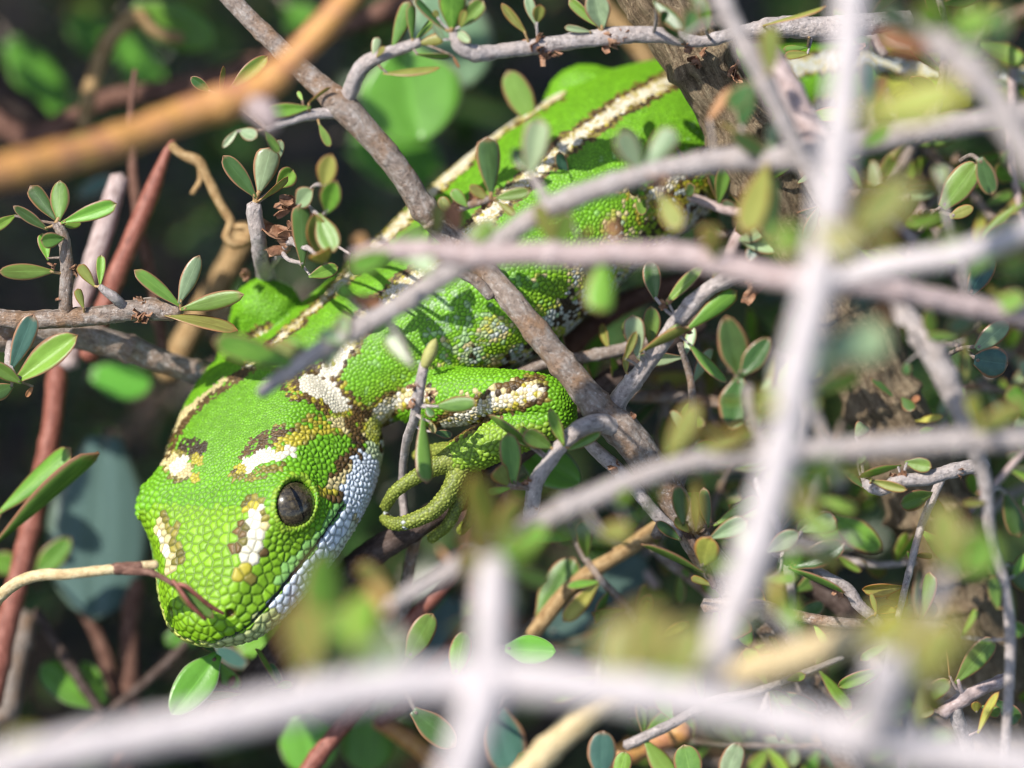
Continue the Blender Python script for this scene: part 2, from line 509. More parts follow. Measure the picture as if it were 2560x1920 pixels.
    def dried(s, x, y, size, dz=0.0, n=6, bk='r'):
        """crumpled dried flower / bract remnant on the stem"""
        X, Y = s.xy(x, y); sz = size / s.view[2]
        p, d = s.near(X, Y)
        c = cam_pt(X, Y, p[2] + p[3] * 0.5 + dz)
        V, F = [], []
        for i in range(n):
            ax = Vector((random.gauss(0, 1), random.gauss(0, 1), random.gauss(0.3, 1))).normalized()
            out = (c - Vector(p[:3])); out = out.normalized() if out.length > 1 else Vector((0, 0, 1))
            ax = (ax + out * 0.9).normalized()
            sd = ax.orthogonal().normalized(); sd = Matrix.Rotation(random.uniform(0, 6.28), 3, ax) @ sd
            up = ax.cross(sd)
            o = c - out * sz * 0.55 + Vector((random.gauss(0, 1), random.gauss(0, 1), random.gauss(0, 1))) * sz * 0.12
            L = sz * random.uniform(0.55, 1.0); w = sz * random.uniform(0.14, 0.26)
            b0 = len(V)
            m = 5
            for u in range(m):
                t = u / (m - 1)
                for th in (-1, 1):
                    for k in (-1, 0, 1):
                        ww = w * (0.45 + 1.0 * math.sin(min(1, t * 1.15) * math.pi * 0.8))
                        cup = up * (w * (abs(k) * 0.8 + t * t * random.uniform(0.3, 1.0)))
                        V.append(o + ax * L * t + sd * (k * ww) + cup + up * th * sz * 0.025)
            for u in range(m - 1):
                for th in (0, 1):
                    for k in (0, 1):
                        a = b0 + u * 6 + th * 3 + k
                        F.append((a, a + 1, a + 7, a + 6) if th else (a, a + 6, a + 7, a + 1))
                for k in (0, 2):
                    a = b0 + u * 6 + k
                    F.append((a, a + 3, a + 9, a + 6))
            a = b0 + (m - 1) * 6
            F.append((a, a + 1, a + 4, a + 3)); F.append((a + 1, a + 2, a + 5, a + 4))
        mesh_obj('dried_flower', V, F, BARK['dry'], s.root, s.base, np.array([(v[0], v[1]) for v in V]))
        return s
    def bud(s, x, y, tx, ty, r, mat='budg'):
        b = s.xy(x, y); t = s.xy(tx, ty); rr = r / s.view[2]
        p, d = s.near(*b)
        A = cam_pt(*b, p[2] + p[3] * 0.4); B = cam_pt(*t, p[2] + p[3] * 0.4 + 15)
        path = []
        for i in range(9):
            u = i / 8
            c = A.lerp(B, u)
            path.append((*c, rr * (0.35 + 0.85 * math.sin(math.pi * min(1, 0.12 + 0.88 * u)) ** 0.7) * (1 if u < 0.9 else 0.5)))
        V, F, UV = tube(path, 10, 0.05, 0.1)
        mesh_obj('bud', V, F, BARK[mat], s.root, s.base, UV)
        return s
BARK['dry'] = bark('dried_flower_brown', (0.46, 0.29, 0.19), (0.30, 0.155, 0.09), (0.12, 0.05, 0.03), rough=0.7, spots=0.3)
BARK['budg'] = bark('pale_bud_green', (0.42, 0.40, 0.16), (0.34, 0.33, 0.11), (0.25, 0.17, 0.06), rough=0.5, spots=0.2, bump=0.2)
# ------------------------------------------------------------------ the gecko
HO = np.array((510 - 1280.0, 960 - 1590.0, 30.0))            # mouth tip
HA = np.array((0.25, 0.84, -0.47)); HA /= np.linalg.norm(HA)  # towards the nape
HL = np.array((0.88, 0.0, 0.47)); HL -= HA * HL.dot(HA); HL /= np.linalg.norm(HL)   # towards its left cheek
HN = np.cross(HL, HA)                                         # up out of the crown
def head_pt(t, l, d): return HO + HA * t + HL * l + HN * d

def ring_from(ctrl, nseg):
    """closed Catmull-Rom through control points (l, d)"""
    C = np.array(ctrl, dtype=float); n = len(C)
    out = []
    per = nseg // n
    for i in range(n):
        p0, p1, p2, p3 = C[i - 1], C[i], C[(i + 1) % n], C[(i + 2) % n]
        for k in range(per):
            t = k / per
            out.append(0.5 * ((2 * p1) + (-p0 + p2) * t + (2 * p0 - 5 * p1 + 4 * p2 - p3) * t * t + (-p0 + 3 * p1 - 3 * p2 + p3) * t ** 3))
    return np.array(out)
def interp_rows(T, rows, ts):
    """Catmull-Rom (non-uniform, finite difference tangents) interpolation of rows at ts"""
    T = np.array(T, float); R = np.array(rows, float)
    m = np.gradient(R, T, axis=0)
    out = []
    for t in ts:
        i = min(max(np.searchsorted(T, t) - 1, 0), len(T) - 2)
        h = T[i + 1] - T[i]; s = (t - T[i]) / h
        out.append((2 * s**3 - 3 * s**2 + 1) * R[i] + (s**3 - 2 * s**2 + s) * h * m[i] + (-2 * s**3 + 3 * s**2) * R[i + 1] + (s**3 - s**2) * h * m[i + 1])
    return np.array(out)
GV, GF = [], []
def add_rings(rings):
    b = len(GV); n = len(rings[0])
    for r in rings: GV.extend([tuple(p) for p in r])
    for i in range(len(rings) - 1):
        for k in range(n):
            a, c = b + i * n + k, b + i * n + (k + 1) % n
            GF.append((a, c, c + n, a + n))
    for e, s in ((0, 0), (len(rings) - 1, 1)):
        c = len(GV); GV.append(tuple(np.mean(rings[e], axis=0)))
        for k in range(n):
            a, d = b + e * n + k, b + e * n + (k + 1) % n
            GF.append((d, a, c) if e == 0 else (a, d, c))
# head rings: t, T(top), shoulder(l,d), temple(l,d), cheek(l,d), jaw(l,d), B(bottom)
HR = [(-10, 12, 8, 10, 14, 4, 18, -12, 13, -30, 36),
      (2, 38, 30, 33, 48, 16, 62, -22, 48, -52, 58),
      (30, 62, 56, 55, 88, 24, 116, -36, 95, -72, 78),
      (80, 84, 84, 76, 124, 30, 160, -44, 132, -86, 94),
      (160, 108, 114, 99, 162, 36, 203, -48, 170, -100, 112),
      (250, 127, 134, 120, 196, 44, 241, -52, 205, -115, 128),
      (350, 144, 146, 138, 222, 58, 270, -55, 235, -128, 140),
      (450, 154, 150, 143, 230, 60, 294, -58, 252, -136, 148),
      (550, 157, 150, 144, 232, 62, 300, -55, 255, -138, 150),
      (640, 155, 150, 138, 226, 55, 286, -60, 235, -138, 150),
      (720, 148, 140, 126, 205, 45, 235, -50, 190, -128, 140),
      (790, 120, 110, 100, 150, 30, 165, -40, 130, -95, 105)]
ts = np.concatenate([np.linspace(-10, 30, 8, endpoint=False), np.linspace(30, 790, 64)])
H = interp_rows([r[0] for r in HR], [r[1:] for r in HR], ts)
rings = []
for t, h in zip(ts, H):
    T, sl, sd, tl, td, cl, cd, jl, jd, B = h
    ctrl = [(0, T), (sl, sd), (tl, td), (cl, cd), (jl, jd), (jl * 0.5, -(B * 0.96)), (0, -B),
            (-jl * 0.5, -(B * 0.96)), (-jl, jd), (-cl, cd), (-tl, td), (-sl, sd)]
    R = ring_from(ctrl, 72)
    rings.append(HO + HA * t + np.outer(R[:, 0], HL) + np.outer(R[:, 1], HN))
add_rings(rings)
# trunk and tail: picture x, y, depth, half width, half height, dorsal direction
BD = [(690, 1012, -300, 185, 140, (-.40, .53, .74)), (790, 950, -312, 205, 158, (-.42, .54, .73)), (905, 885, -328, 222, 178, (-.45, .55, .70)),
      (1045, 800, -345, 255, 205, (-.47, .56, .68)), (1205, 690, -370, 290, 234, (-.49, .56, .67)), (1335, 578, -400, 288, 234, (-.50, .56, .66)),
      (1480, 462, -440, 276, 226, (-.48, .58, .66)), (1640, 368, -490, 255, 212, (-.42, .62, .66)), (1790, 290, -540, 190, 165, (-.32, .68, .66)),
      (1900, 240, -570, 138, 125, (-.20, .72, .66)), (2050, 208, -590, 100, 96, (-.1, .74, .66)), (2250, 205, -600, 92, 90, (0, .74, .66)),
      (2420, 212, -600, 84, 82, (0, .74, .66)), (2600, 215, -600, 72, 70, (0, .74, .66)), (2800, 260, -560, 50, 50, (0, .74, .66)), (2960, 335, -520, 22, 22, (0, .74, .66))]
rows = [(*cam_pt(b[0], b[1], b[2]), b[3], b[4], *b[5]) for b in BD]
seg = np.concatenate([[0], np.cumsum([np.linalg.norm(np.array(rows[i + 1][:3]) - np.array(rows[i][:3])) for i in range(len(rows) - 1)])])
ts = np.linspace(0, seg[-1], 150)
Bt = interp_rows(seg, rows, ts)
rings = []
th = np.linspace(0, 2 * math.pi, 72, endpoint=False)
for i in range(len(ts)):
    c = Bt[i, :3]; a = Bt[min(i + 1, len(ts) - 1), :3] - Bt[max(i - 1, 0), :3]; a /= np.linalg.norm(a)
    n = Bt[i, 5:8] - a * Bt[i, 5:8].dot(a); n /= np.linalg.norm(n)
    l = np.cross(a, n)
    w, h = Bt[i, 3], Bt[i, 4]
    rings.append(c + np.outer(np.sin(th) * w, l) + np.outer(np.cos(th) * h * np.where(np.cos(th) < 0, 0.9, 1.0), n))
add_rings(rings)
SPINE, SPN = Bt[:, :3], Bt[:, 5:8]
def limb(pts, sides=24):
    cps = []
    for p in pts:
        c = cam_pt(p[0], p[1], p[2]); cps.append((*c, p[3]))
    path = catmull(cps, 14)
    V, F, _ = tube(path, sides, 0.0, 0.0)
    b = len(GV)
    GV.extend([tuple(v) for v in V]); GF.extend([tuple(i + b for i in f) for f in F])
    return np.array([p[:4] for p in path])
LIMBS = [limb([(1030, 985, -230, 78), (1120, 992, -150, 76), (1220, 988, -95, 68), (1320, 990, -60, 62), (1378, 1003, -55, 58), (1392, 1030, -60, 54), (1340, 1062, -60, 54), (1250, 1096, -62, 54), (1180, 1128, -68, 52), (1130, 1155, -85, 44)]),
         limb([(700, 850, -400, 70), (680, 790, -370, 82), (660, 765, -360, 78), (622, 830, -400, 56), (588, 905, -420, 48), (570, 985, -440, 42), (560, 1060, -450, 34)]),
         limb([(1560, 300, -520, 85), (1490, 240, -520, 76), (1440, 235, -530, 68), (1405, 290, -600, 50), (1420, 360, -680, 36)]),
         limb([(1780, 390, -500, 95), (1880, 440, -490, 70), (1925, 540, -520, 48), (1890, 620, -570, 38)])]
FING = [limb([(1150, 1140, -75, 34), (1085, 1168, -62, 24), (1030, 1198, -58, 19), (985, 1232, -75, 17), (962, 1270, -110, 15)], 16),
        limb([(1160, 1150, -75, 34), (1130, 1220, -60, 25), (1085, 1275, -55, 22), (1030, 1302, -60, 20), (985, 1310, -85, 18), (958, 1293, -120, 15)], 16),
        limb([(1165, 1150, -85, 30), (1150, 1240, -95, 20), (1120, 1310, -110, 16), (1075, 1350, -150, 14)], 16),
        limb([(1170, 1140, -90, 28), (1190, 1220, -110, 19), (1180, 1290, -140, 16), (1150, 1330, -190, 14)], 16),
        limb([(1140, 1130, -90, 30), (1080, 1130, -150, 20), (1040, 1140, -220, 15)], 16)]
# one continuous skin
VOX = 3.0
tmp_me = bpy.data.meshes.new('tmp'); tmp_me.from_pydata(GV, [], GF)
tmp = bpy.data.objects.new('tmp', tmp_me); COL.objects.link(tmp)
md = tmp.modifiers.new('r', 'REMESH'); md.mode = 'VOXEL'; md.voxel_size = VOX; md.adaptivity = 0.0
dg = bpy.context.evaluated_depsgraph_get()
ev = tmp.evaluated_get(dg)
em = ev.to_mesh()
nv = len(em.vertices)
V = np.zeros(nv * 3); em.vertices.foreach_get('co', V); V = V.reshape(-1, 3)
E = np.zeros(len(em.edges) * 2, dtype=np.int64); em.edges.foreach_get('vertices', E); E = E.reshape(-1, 2)
FQ = np.zeros(len(em.loops), dtype=np.int64); em.loops.foreach_get('vertex_index', FQ)
quads = FQ.reshape(-1, 4) if len(FQ) == 4 * len(em.polygons) else None
ev.to_mesh_clear()
bpy.data.objects.remove(tmp); bpy.data.meshes.remove(tmp_me)
deg = np.bincount(E.ravel(), minlength=nv).astype(float)
def smooth(A, it, lam=0.6):
    for _ in range(it):
        S = np.stack([np.bincount(E[:, 0], A[E[:, 1], k], nv) + np.bincount(E[:, 1], A[E[:, 0], k], nv) for k in range(3)], 1)
        A = A + lam * (S / deg[:, None] - A)
    return A
def normals(A):
    n = np.cross(A[quads[:, 2]] - A[quads[:, 0]], A[quads[:, 3]] - A[quads[:, 1]])
    Nn = np.stack([np.bincount(quads.ravel(), np.repeat(n[:, k], 4), nv) for k in range(3)], 1)
    return Nn / (np.linalg.norm(Nn, axis=1, keepdims=True) + 1e-9)
V = smooth(V, 22)
Nn = normals(V)
def head_coords(A):
    Q = A - HO
    return Q @ HA, Q @ HL, Q @ HN
# ---- sculpt: eyes, brow, mouth, nostrils, loose neck fold
EYE_T, EYE_L, EYE_D = 334, 200, 90
def eye_frame(sgn):
    e = (0.74 * HL + 0.66 * HN - 0.12 * HA) if sgn > 0 else (-0.92 * HL + 0.36 * HN - 0.12 * HA)
    e /= np.linalg.norm(e)
    return head_pt(EYE_T, EYE_L * sgn, EYE_D), e
for sgn in (1, -1):
    c, e = eye_frame(sgn)
    d = V - c
    dist = np.linalg.norm(d, axis=1)
    V += e * ((34 if sgn > 0 else 52) * np.exp(-(dist / (92.0 if sgn > 0 else 78.0)) ** 2))[:, None]
Nn = normals(V)
EYE = []
rim_w = np.zeros(nv)
for sgn in (1, -1):
    c, e = eye_frame(sgn)
    cs = c + e * 32
    # long axis of the lid opening, roughly along the head
    la = HA.copy(); la = la - e * la.dot(e); la /= np.linalg.norm(la)
    sa = np.cross(e, la)
    d = V - cs
    dn = d @ e
    rr = np.sqrt((d @ la / 62.0) ** 2 + (d @ sa / 48.0) ** 2) * (1 if sgn > 0 else 1.7)
    near = (np.abs(dn) < 90)
    rimf = np.where(near, np.exp(-((rr - 1.17) / 0.16) ** 2), 0)
    V += e * (6.5 * rimf)[:, None]
    hole = np.where(near, 1 / (1 + np.exp((rr - 1.0) / 0.035)), 0)
    V -= e * (hole * (34 + np.clip(dn, -20, 40)))[:, None]
    rim_w = np.maximum(rim_w, np.where(near & (rr > 0.93) & (rr < 1.27) & (sgn > 0), 1, 0))
    EYE.append((cs, e, la, sa))
t, l, d = head_coords(V)
mouth_t = np.array([-20, 0, 63, 150, 238, 330, 405]); mouth_d = np.array([-13, -12, -5, -4, -4, -8, -20])
md_ = np.interp(t, mouth_t, mouth_d)
onhead = (t < 412) & (np.abs(d) < 90)
g = np.where(onhead, np.exp(-((d - md_) / (2.4 + 1.1 * np.clip(t / 250, 0, 1))) ** 2) * np.clip((415 - t) / 20, 0, 1), 0)
V -= Nn * (9 * g)[:, None]
lipu = np.where(onhead, np.exp(-((d - md_ - 14) / 10) ** 2) + 0.7 * np.exp(-((d - md_ + 16) / 11) ** 2), 0)
V += Nn * (2.5 * lipu)[:, None]
mouth_g = g
nost = np.zeros(nv)
for sgn in (1, -1):
    c = head_pt(42, 86 * sgn, 42)
    k = np.argmin(np.linalg.norm(V - c, axis=1)); c = V[k].copy()
    q = np.exp(-(np.linalg.norm(V - c, axis=1) / 9.0) ** 2)
    V -= Nn * (16 * q)[:, None]; nost = np.maximum(nost, q)
    q2 = np.exp(-((np.linalg.norm(V - c, axis=1) - 15) / 5.0) ** 2); V += Nn * (2.5 * q2)[:, None]
V = smooth(V, 1, 0.4)
Nn = normals(V)
def px_of(A):
    f = (DIST - A[:, 2]) / DIST
    return np.stack([A[:, 0] / f + 1280, 960 - A[:, 1] / f], 1)
# ---- where on the animal is each vertex
limb_pts = np.concatenate(LIMBS[:4]); fing_pts = np.concatenate(FING)
def nearest(P, Q):
    """distance from each P to the nearest sphere surface in Q (x,y,z,r)"""
    out = np.full(len(P), 1e9)
    for q in Q[::2]:
        np.minimum(out, np.linalg.norm(P - q[:3], axis=1) - q[3], out=out)
    return out
sub = V
d_limb = nearest(sub, limb_pts); d_fing = nearest(sub, fing_pts)
kd = KDTree(len(SPINE))
for i, p in enumerate(SPINE): kd.insert(p, i)
kd.balance()
SPa = np.gradient(SPINE, axis=0); SPa /= np.linalg.norm(SPa, axis=1, keepdims=True)
def spine_coords(A):
    # nearest spine sample by chunks
    idx = np.zeros(len(A), dtype=np.int64)
    for s in range(0, len(A), 20000):
        dd = ((A[s:s + 20000, None, :] - SPINE[None, ::2, :]) ** 2).sum(2)
        idx[s:s + 20000] = np.argmin(dd, 1) * 2
    r = A - SPINE[idx]
    n = SPN[idx] - SPa[idx] * (SPN[idx] * SPa[idx]).sum(1, keepdims=True); n /= np.linalg.norm(n, axis=1, keepdims=True)
    l = np.cross(SPa[idx], n)
    ang = np.arctan2((r * l).sum(1), (r * n).sum(1))      # 0 = mid-back, + = its left flank
    return idx, ang
si, ang = spine_coords(V)
t, l, d = head_coords(V)
hw = 1 / (1 + np.exp((t - 640 + 0.15 * np.abs(l)) / 18.0)) * (np.abs(l) < 340)
hw = np.where((V[:, 0] + 1280 > 1010) & (d_limb < 14), 0, hw)
hw = np.where(d_fing < 10, 0, hw)
# scale size everywhere (spacing in units)
sz_top = np.interp(t, [0, 60, 150, 250, 320, 380, 440, 520, 700], [32, 33, 31, 26, 20, 14, 10.5, 9, 9])
sz_side = np.interp(t, [0, 60, 150, 250, 350, 450, 650], [33, 32, 27, 22, 18, 19, 17])
kt = np.clip((np.abs(l) - 120) / 50, 0, 1)
sz_head = sz_top * (1 - kt) + sz_side * kt
sz_head = np.where((np.abs(d - md_) < 34) & (t < 400), np.maximum(sz_head, 27), sz_head)   # lip plates
sz_head = np.where((d < md_) & (d > md_ - 70) & (t < 395), 34, sz_head)
sz_head = np.where((d < md_ - 70) & (t < 395), 20, sz_head)
sz_head = np.where((d < -60) & (t >= 395), 16, sz_head)
sz_head = np.where(rim_w > 0, 11.5, sz_head)
aa = np.degrees(np.abs(ang))
sz_body = np.interp(aa, [0, 25, 45, 80, 120, 180], [9.5, 10, 12.5, 15.5, 16, 13])
sz_body = sz_body * np.interp(si, [0, 40, 75, 100, 150], [0.85, 1.0, 0.95, 0.85, 0.85])
sz = sz_head * hw + sz_body * (1 - hw)
sz = np.where(d_limb < 8, 16.5, sz)
sz = np.where(d_fing < 6, 13.0, sz)
# ---- seeds of the scales, relaxed to even cells
rng = np.random.default_rng(5)
prob = (VOX * VOX * 1.0) / (0.80 * sz * sz)
seed_idx = np.nonzero(rng.random(nv) < prob)[0]
S = V[seed_idx].copy()
samp = rng.permutation(nv)[:nv // 3]
SV = V[samp]; SVl = SV.tolist()
wgt = 1.0 / sz[samp] ** 2
def build_kd(S):
    k = KDTree(len(S))
    for i, p in enumerate(S): k.insert(p, i)
    k.balance(); return k
for it in range(5):
    kd = build_kd(S)
    own = np.fromiter((kd.find(p)[1] for p in SVl), dtype=np.int64, count=len(SVl))
    cnt = np.bincount(own, wgt, len(S))
    M = np.stack([np.bincount(own, SV[:, k] * wgt, len(S)) for k in range(3)], 1)
    ok = cnt > 0
    S[ok] = M[ok] / cnt[ok, None]
kd = build_kd(S)
i1 = np.zeros(nv, dtype=np.int64); i2 = np.zeros(nv, dtype=np.int64); f1 = np.zeros(nv); f2 = np.zeros(nv)
for k, p in enumerate(V.tolist()):
    a, b = kd.find_n(p, 2)
    i1[k] = a[1]; f1[k] = a[2]; i2[k] = b[1]; f2[k] = b[2]
edge = (f2 ** 2 - f1 ** 2) / (2 * np.linalg.norm(S[i1] - S[i2], axis=1) + 1e-6)
# ---- colour of every scale
ns = len(S)
first = np.zeros(ns, dtype=np.int64); order = np.argsort(f1)[::-1]; first[i1[order]] = order    # nearest vertex to each seed
sN, st, sl, sd, shw, sang, ssi, slimb, sfing, srim = Nn[first], t[first], l[first], d[first], hw[first], ang[first], si[first], d_limb[first], d_fing[first], rim_w[first]
ssz = sz[first]
P = px_of(S)
front = sN[:, 2] > -0.25
def pnoise(Q, s, o=0.0):
    return np.array([noise.noise(Vector((q[0] / s + o, q[1] / s, q[2] / s))) for q in Q.tolist()])
nz1, nz2, nz3 = pnoise(S, 26, 3.0), pnoise(S, 70, 9.0), pnoise(S, 150, 21.0)
rnd, rnd2 = rng.random(ns), rng.random(ns)
def pdist(P, line):
    out = np.full(len(P), 1e9)
    L = np.array(line, float)
    for a, b in zip(L[:-1], L[1:]):
        v = b - a; tt = np.clip(((P - a) @ v) / (v @ v), 0, 1)
        np.minimum(out, np.linalg.norm(P - (a + tt[:, None] * v), axis=1), out=out)
    return out
GREEN, CROWN, YG = (0.150, 0.375, 0.010), (0.135, 0.345, 0.010), (0.29, 0.40, 0.018)
YEL, CREAM, WHITE = (0.40, 0.34, 0.03), (0.58, 0.48, 0.23), (0.74, 0.68, 0.53)
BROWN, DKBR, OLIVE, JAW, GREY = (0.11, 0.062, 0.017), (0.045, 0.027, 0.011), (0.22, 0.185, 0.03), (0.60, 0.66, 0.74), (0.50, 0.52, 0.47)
C = np.tile(np.array(GREEN), (ns, 1))
def put(mask, col, a=1.0):
    C[mask] = C[mask] * (1 - a) + np.array(col) * a
head = shw > 0.5
body = ~head & (slimb > 6) & (sfing > 5)
put(head, CROWN)
# snout plates a touch yellower, low cheek
sn = head & (st < 300)
C[sn] = C[sn] * np.array((1.35, 1.04, 1.0))
# flank grades to yellow-green, then pale belly with dark flecks
bel = np.degrees(np.abs(sang))
k = np.clip((bel - 62) / 40, 0, 1)[:, None]
C = np.where(body[:, None], C * (1 - k) + np.array(YG) * k, C)
bm = body & (bel + nz2 * 40 > 78)
put(bm & (rnd < 0.55), (0.40, 0.44, 0.06)); put(bm & (rnd > 0.82), CREAM)
bm = body & (bel + nz2 * 46 > 91)
put(bm, GREY); put(bm & (nz1 + 0.5 * (rnd - 0.5) > 0.12), DKBR); put(bm & (nz1 < -0.15) & (rnd < 0.5), (0.46, 0.42, 0.1))
put(body & (bel > 128), GREY); put(body & (bel > 128) & (nz1 > 0.15), (0.22, 0.2, 0.14))
# pale, less saturated patch behind the shoulder
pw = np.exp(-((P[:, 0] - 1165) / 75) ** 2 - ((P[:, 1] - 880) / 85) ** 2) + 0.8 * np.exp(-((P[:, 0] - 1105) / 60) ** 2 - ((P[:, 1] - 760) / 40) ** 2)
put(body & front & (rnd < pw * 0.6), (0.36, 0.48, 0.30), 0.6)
put(body & front & (rnd2 < 0.07) & (bel > 40), (0.28, 0.50, 0.15), 0.55)
def stripe(line, core, rim, fr=None, rimcol=BROWN, sel=None, rag=1.0, corecol=WHITE):
    dd = pdist(P, line) + (nz1 * 9 + (rnd - 0.5) * 7) * rag
    if callable(core): core, rim = core(P), rim(P)
    m = front if fr is None else fr
    if sel is not None: m = m & sel
    put(m & (dd < rim), rimcol); put(m & (dd < rim) & (rnd < 0.30), OLIVE); put(m & (dd < rim) & (rnd > 0.86), DKBR)
    put(m & (dd < core + 5), CREAM); put(m & (dd < core + 5) & (rnd2 < 0.3), YEL)
    put(m & (dd < core), corecol); put(m & (dd < core) & (rnd2 < 0.25), CREAM); put(m & (dd < core) & (rnd2 > 0.93), YEL)
nohead = ~head & (slimb > 2)
stripe([(1790, 130), (1695, 189), (1571, 254), (1496, 304), (1422, 358), (1362, 408), (1280, 480), (1190, 570), (1090, 655), (1000, 715), (920, 790), (865, 865), (825, 930)], 11, 29, sel=nohead)
stripe([(1400, 232), (1322, 276), (1250, 322), (1190, 376), (1140, 424), (1060, 500), (1010, 548), (930, 628), (830, 730)], 8, 19, sel=nohead & (slimb > 8))
stripe([(830, 730), (735, 815), (650, 890), (590, 945)], 2, 14, sel=nohead & (slimb > 8))
stripe([(1830, 350), (1780, 378), (1700, 440), (1640, 480)], 12, 30, sel=body)
stripe([(1960, 170), (2100, 150), (2190, 152), (2270, 165), (2360, 182), (2560, 190)], 17, 32, sel=body, rimcol=DKBR, corecol=(0.62, 0.64, 0.60))
tailm = body & (ssi > 100)
put(tailm & (pdist(P, [(1960, 170), (2100, 150), (2190, 152), (2270, 165), (2360, 182), (2560, 190)]) > 36), (0.36, 0.36, 0.03), 0.8)
# head markings
def blob(pts, r, col, p=1.0, sel=None):
    dd = pdist(P, pts if len(pts) > 1 else pts + [(pts[0][0] + 1, pts[0][1])]) + nz1 * 5 + (rnd - 0.5) * 6
    m = front & (dd < r) & (rnd2 < p)
    if sel is not None: m = m & sel
    put(m, col)
    vv = 0.55 + 0.75 * rng.random(ns)
    if col in (BROWN, OLIVE, DKBR): C[m] *= vv[m, None]
blob([(1585, 490), (1600, 545)], 42, YEL, 0.4, body); blob([(1585, 490), (1600, 545)], 42, CREAM, 0.25, body)
blob([(1650, 590), (1700, 560), (1770, 490)], 46, DKBR, 0.5, body); blob([(1700, 590), (1790, 500), (1810, 440)], 42, GREY, 0.5, body); blob([(1690, 500), (1750, 450)], 26, YEL, 0.5, body)
blob([(1490, 690), (1450, 770)], 55, GREY, 0.5, body); blob([(1470, 710), (1440, 760)], 40, DKBR, 0.35, body); blob([(1500, 640), (1450, 700)], 36, CREAM, 0.4, body)
hd = (slimb > -10)
blob([(748, 955), (800, 962), (850, 1008), (872, 1040)], 48, BROWN, 0.9, hd)
blob([(748, 955), (800, 962), (850, 1008), (872, 1040)], 48, YEL, 0.33, hd)
blob([(770, 958), (815, 975), (850, 1010)], 24, WHITE, 1, hd); blob([(800, 962), (822, 930), (850, 890)], 20, WHITE, 0.9, hd)
blob([(705, 1085), (745, 1085), (790, 1062), (845, 1058), (893, 1072)], 27, OLIVE, 0.8); blob([(760, 1080), (790, 1062), (845, 1058), (893, 1072)], 20, YEL, 0.8)
blob([(835, 1052), (880, 1066), (905, 1085)], 15, CREAM, 0.9)
blob([(890, 1060), (915, 1095), (912, 1125), (872, 1158), (838, 1200), (842, 1240)], 26, BROWN, 0.95); blob([(905, 1100), (895, 1140)], 20, DKBR, 0.7)
blob([(820, 1218), (850, 1205), (880, 1175)], 14, CREAM, 0.95); blob([(805, 1225), (835, 1232)], 13, YEL, 0.9)
blob([(600, 1180), (640, 1110), (700, 1085), (735, 1100)], 21, BROWN, 0.85); blob([(590, 1190), (625, 1190), (700, 1165)], 14, OLIVE, 0.8)
blob([(612, 1166), (650, 1143), (722, 1128)], 16, WHITE); blob([(700, 1110), (745, 1095)], 15, YEL, 0.8); blob([(598, 1172)], 12, YEL)
blob([(470, 1120), (495, 1122)], 24, DKBR, 0.8); blob([(445, 1165)], 42, OLIVE, 0.75); blob([(425, 1150), (455, 1172)], 25, CREAM); blob([(440, 1168), (458, 1152)], 16, WHITE)
blob([(493, 1149)], 15, YEL); blob([(480, 1190)], 18, YEL, 0.7)
blob([(632, 1262), (640, 1300), (628, 1360), (608, 1432)], 30, OLIVE, 0.9); blob([(598, 1318), (594, 1370)], 13, BROWN); blob([(664, 1330), (650, 1390)], 12, BROWN, 0.8)
blob([(638, 1286), (637, 1340), (620, 1392)], 19, WHITE); blob([(633, 1260), (622, 1262)], 15, YEL); blob([(607, 1426)], 18, YEL); blob([(655, 1310)], 12, CREAM)
blob([(412, 1290), (436, 1320), (436, 1400)], 17, OLIVE, 0.9); blob([(396, 1310), (410, 1345), (424, 1420)], 14, CREAM); blob([(398, 1330), (414, 1375)], 8, WHITE)
blob([(418, 1135), (440, 1080), (470, 1040), (512, 1000), (572, 958), (612, 930)], 12, BROWN, 0.9); blob([(410, 1130), (430, 1078), (458, 1036), (500, 993), (562, 950)], 6, CREAM)
# eyelid ring, lips, jaw, throat
put(head & (srim > 0) & (rnd < 0.7), (0.27, 0.38, 0.03), 0.7)
smd = np.interp(st, mouth_t, mouth_d)
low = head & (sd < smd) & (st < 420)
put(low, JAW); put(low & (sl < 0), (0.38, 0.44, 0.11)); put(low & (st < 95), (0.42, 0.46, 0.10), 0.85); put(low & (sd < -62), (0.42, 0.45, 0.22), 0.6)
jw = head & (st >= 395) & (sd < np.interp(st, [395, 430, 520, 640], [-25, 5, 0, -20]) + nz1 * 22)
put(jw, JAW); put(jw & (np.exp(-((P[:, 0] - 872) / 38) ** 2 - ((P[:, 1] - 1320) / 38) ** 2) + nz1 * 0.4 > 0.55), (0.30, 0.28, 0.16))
lipc = head & (sd > smd) & (sd < smd + 26) & (st > 150) & (st < 400)
put(lipc, (0.20, 0.40, 0.16), 0.55)
put(head & (sd < -20) & (st > 560), (0.34, 0.42, 0.10), 0.7)
# neck fold and shoulder stripe
stripe([(930, 1075), (948, 1030), (980, 1008), (1020, 992), (1060, 985)], 17, 30, sel=~head & (slimb > -60))
put(~head & (pdist(P, [(935, 1060), (925, 1120), (905, 1180)]) < 20) & (slimb > -60) & front, (0.42, 0.46, 0.05), 0.8)
# arms
arm = (slimb <= 6) & ~head & (sfing > 5)
uy = arm & (P[:, 1] > 1060) & (P[:, 0] > 950)
put(uy, (0.24, 0.36, 0.03), 0.8)
stripe([(1330, 975), (1291, 990), (1220, 1012), (1150, 1052), (1120, 1072)], 19, 40, sel=arm & (P[:, 0] > 950), rag=1.2)
blob([(1290, 955), (1200, 985), (1130, 1000)], 14, CREAM, 0.5, arm)
stripe([(648, 852), (668, 842)], 14, 34, sel=arm & (P[:, 0] < 900))
put(sfing <= 5, (0.20, 0.24, 0.035)); put((sfing <= 5) & (rnd < 0.35), (0.28, 0.32, 0.05))
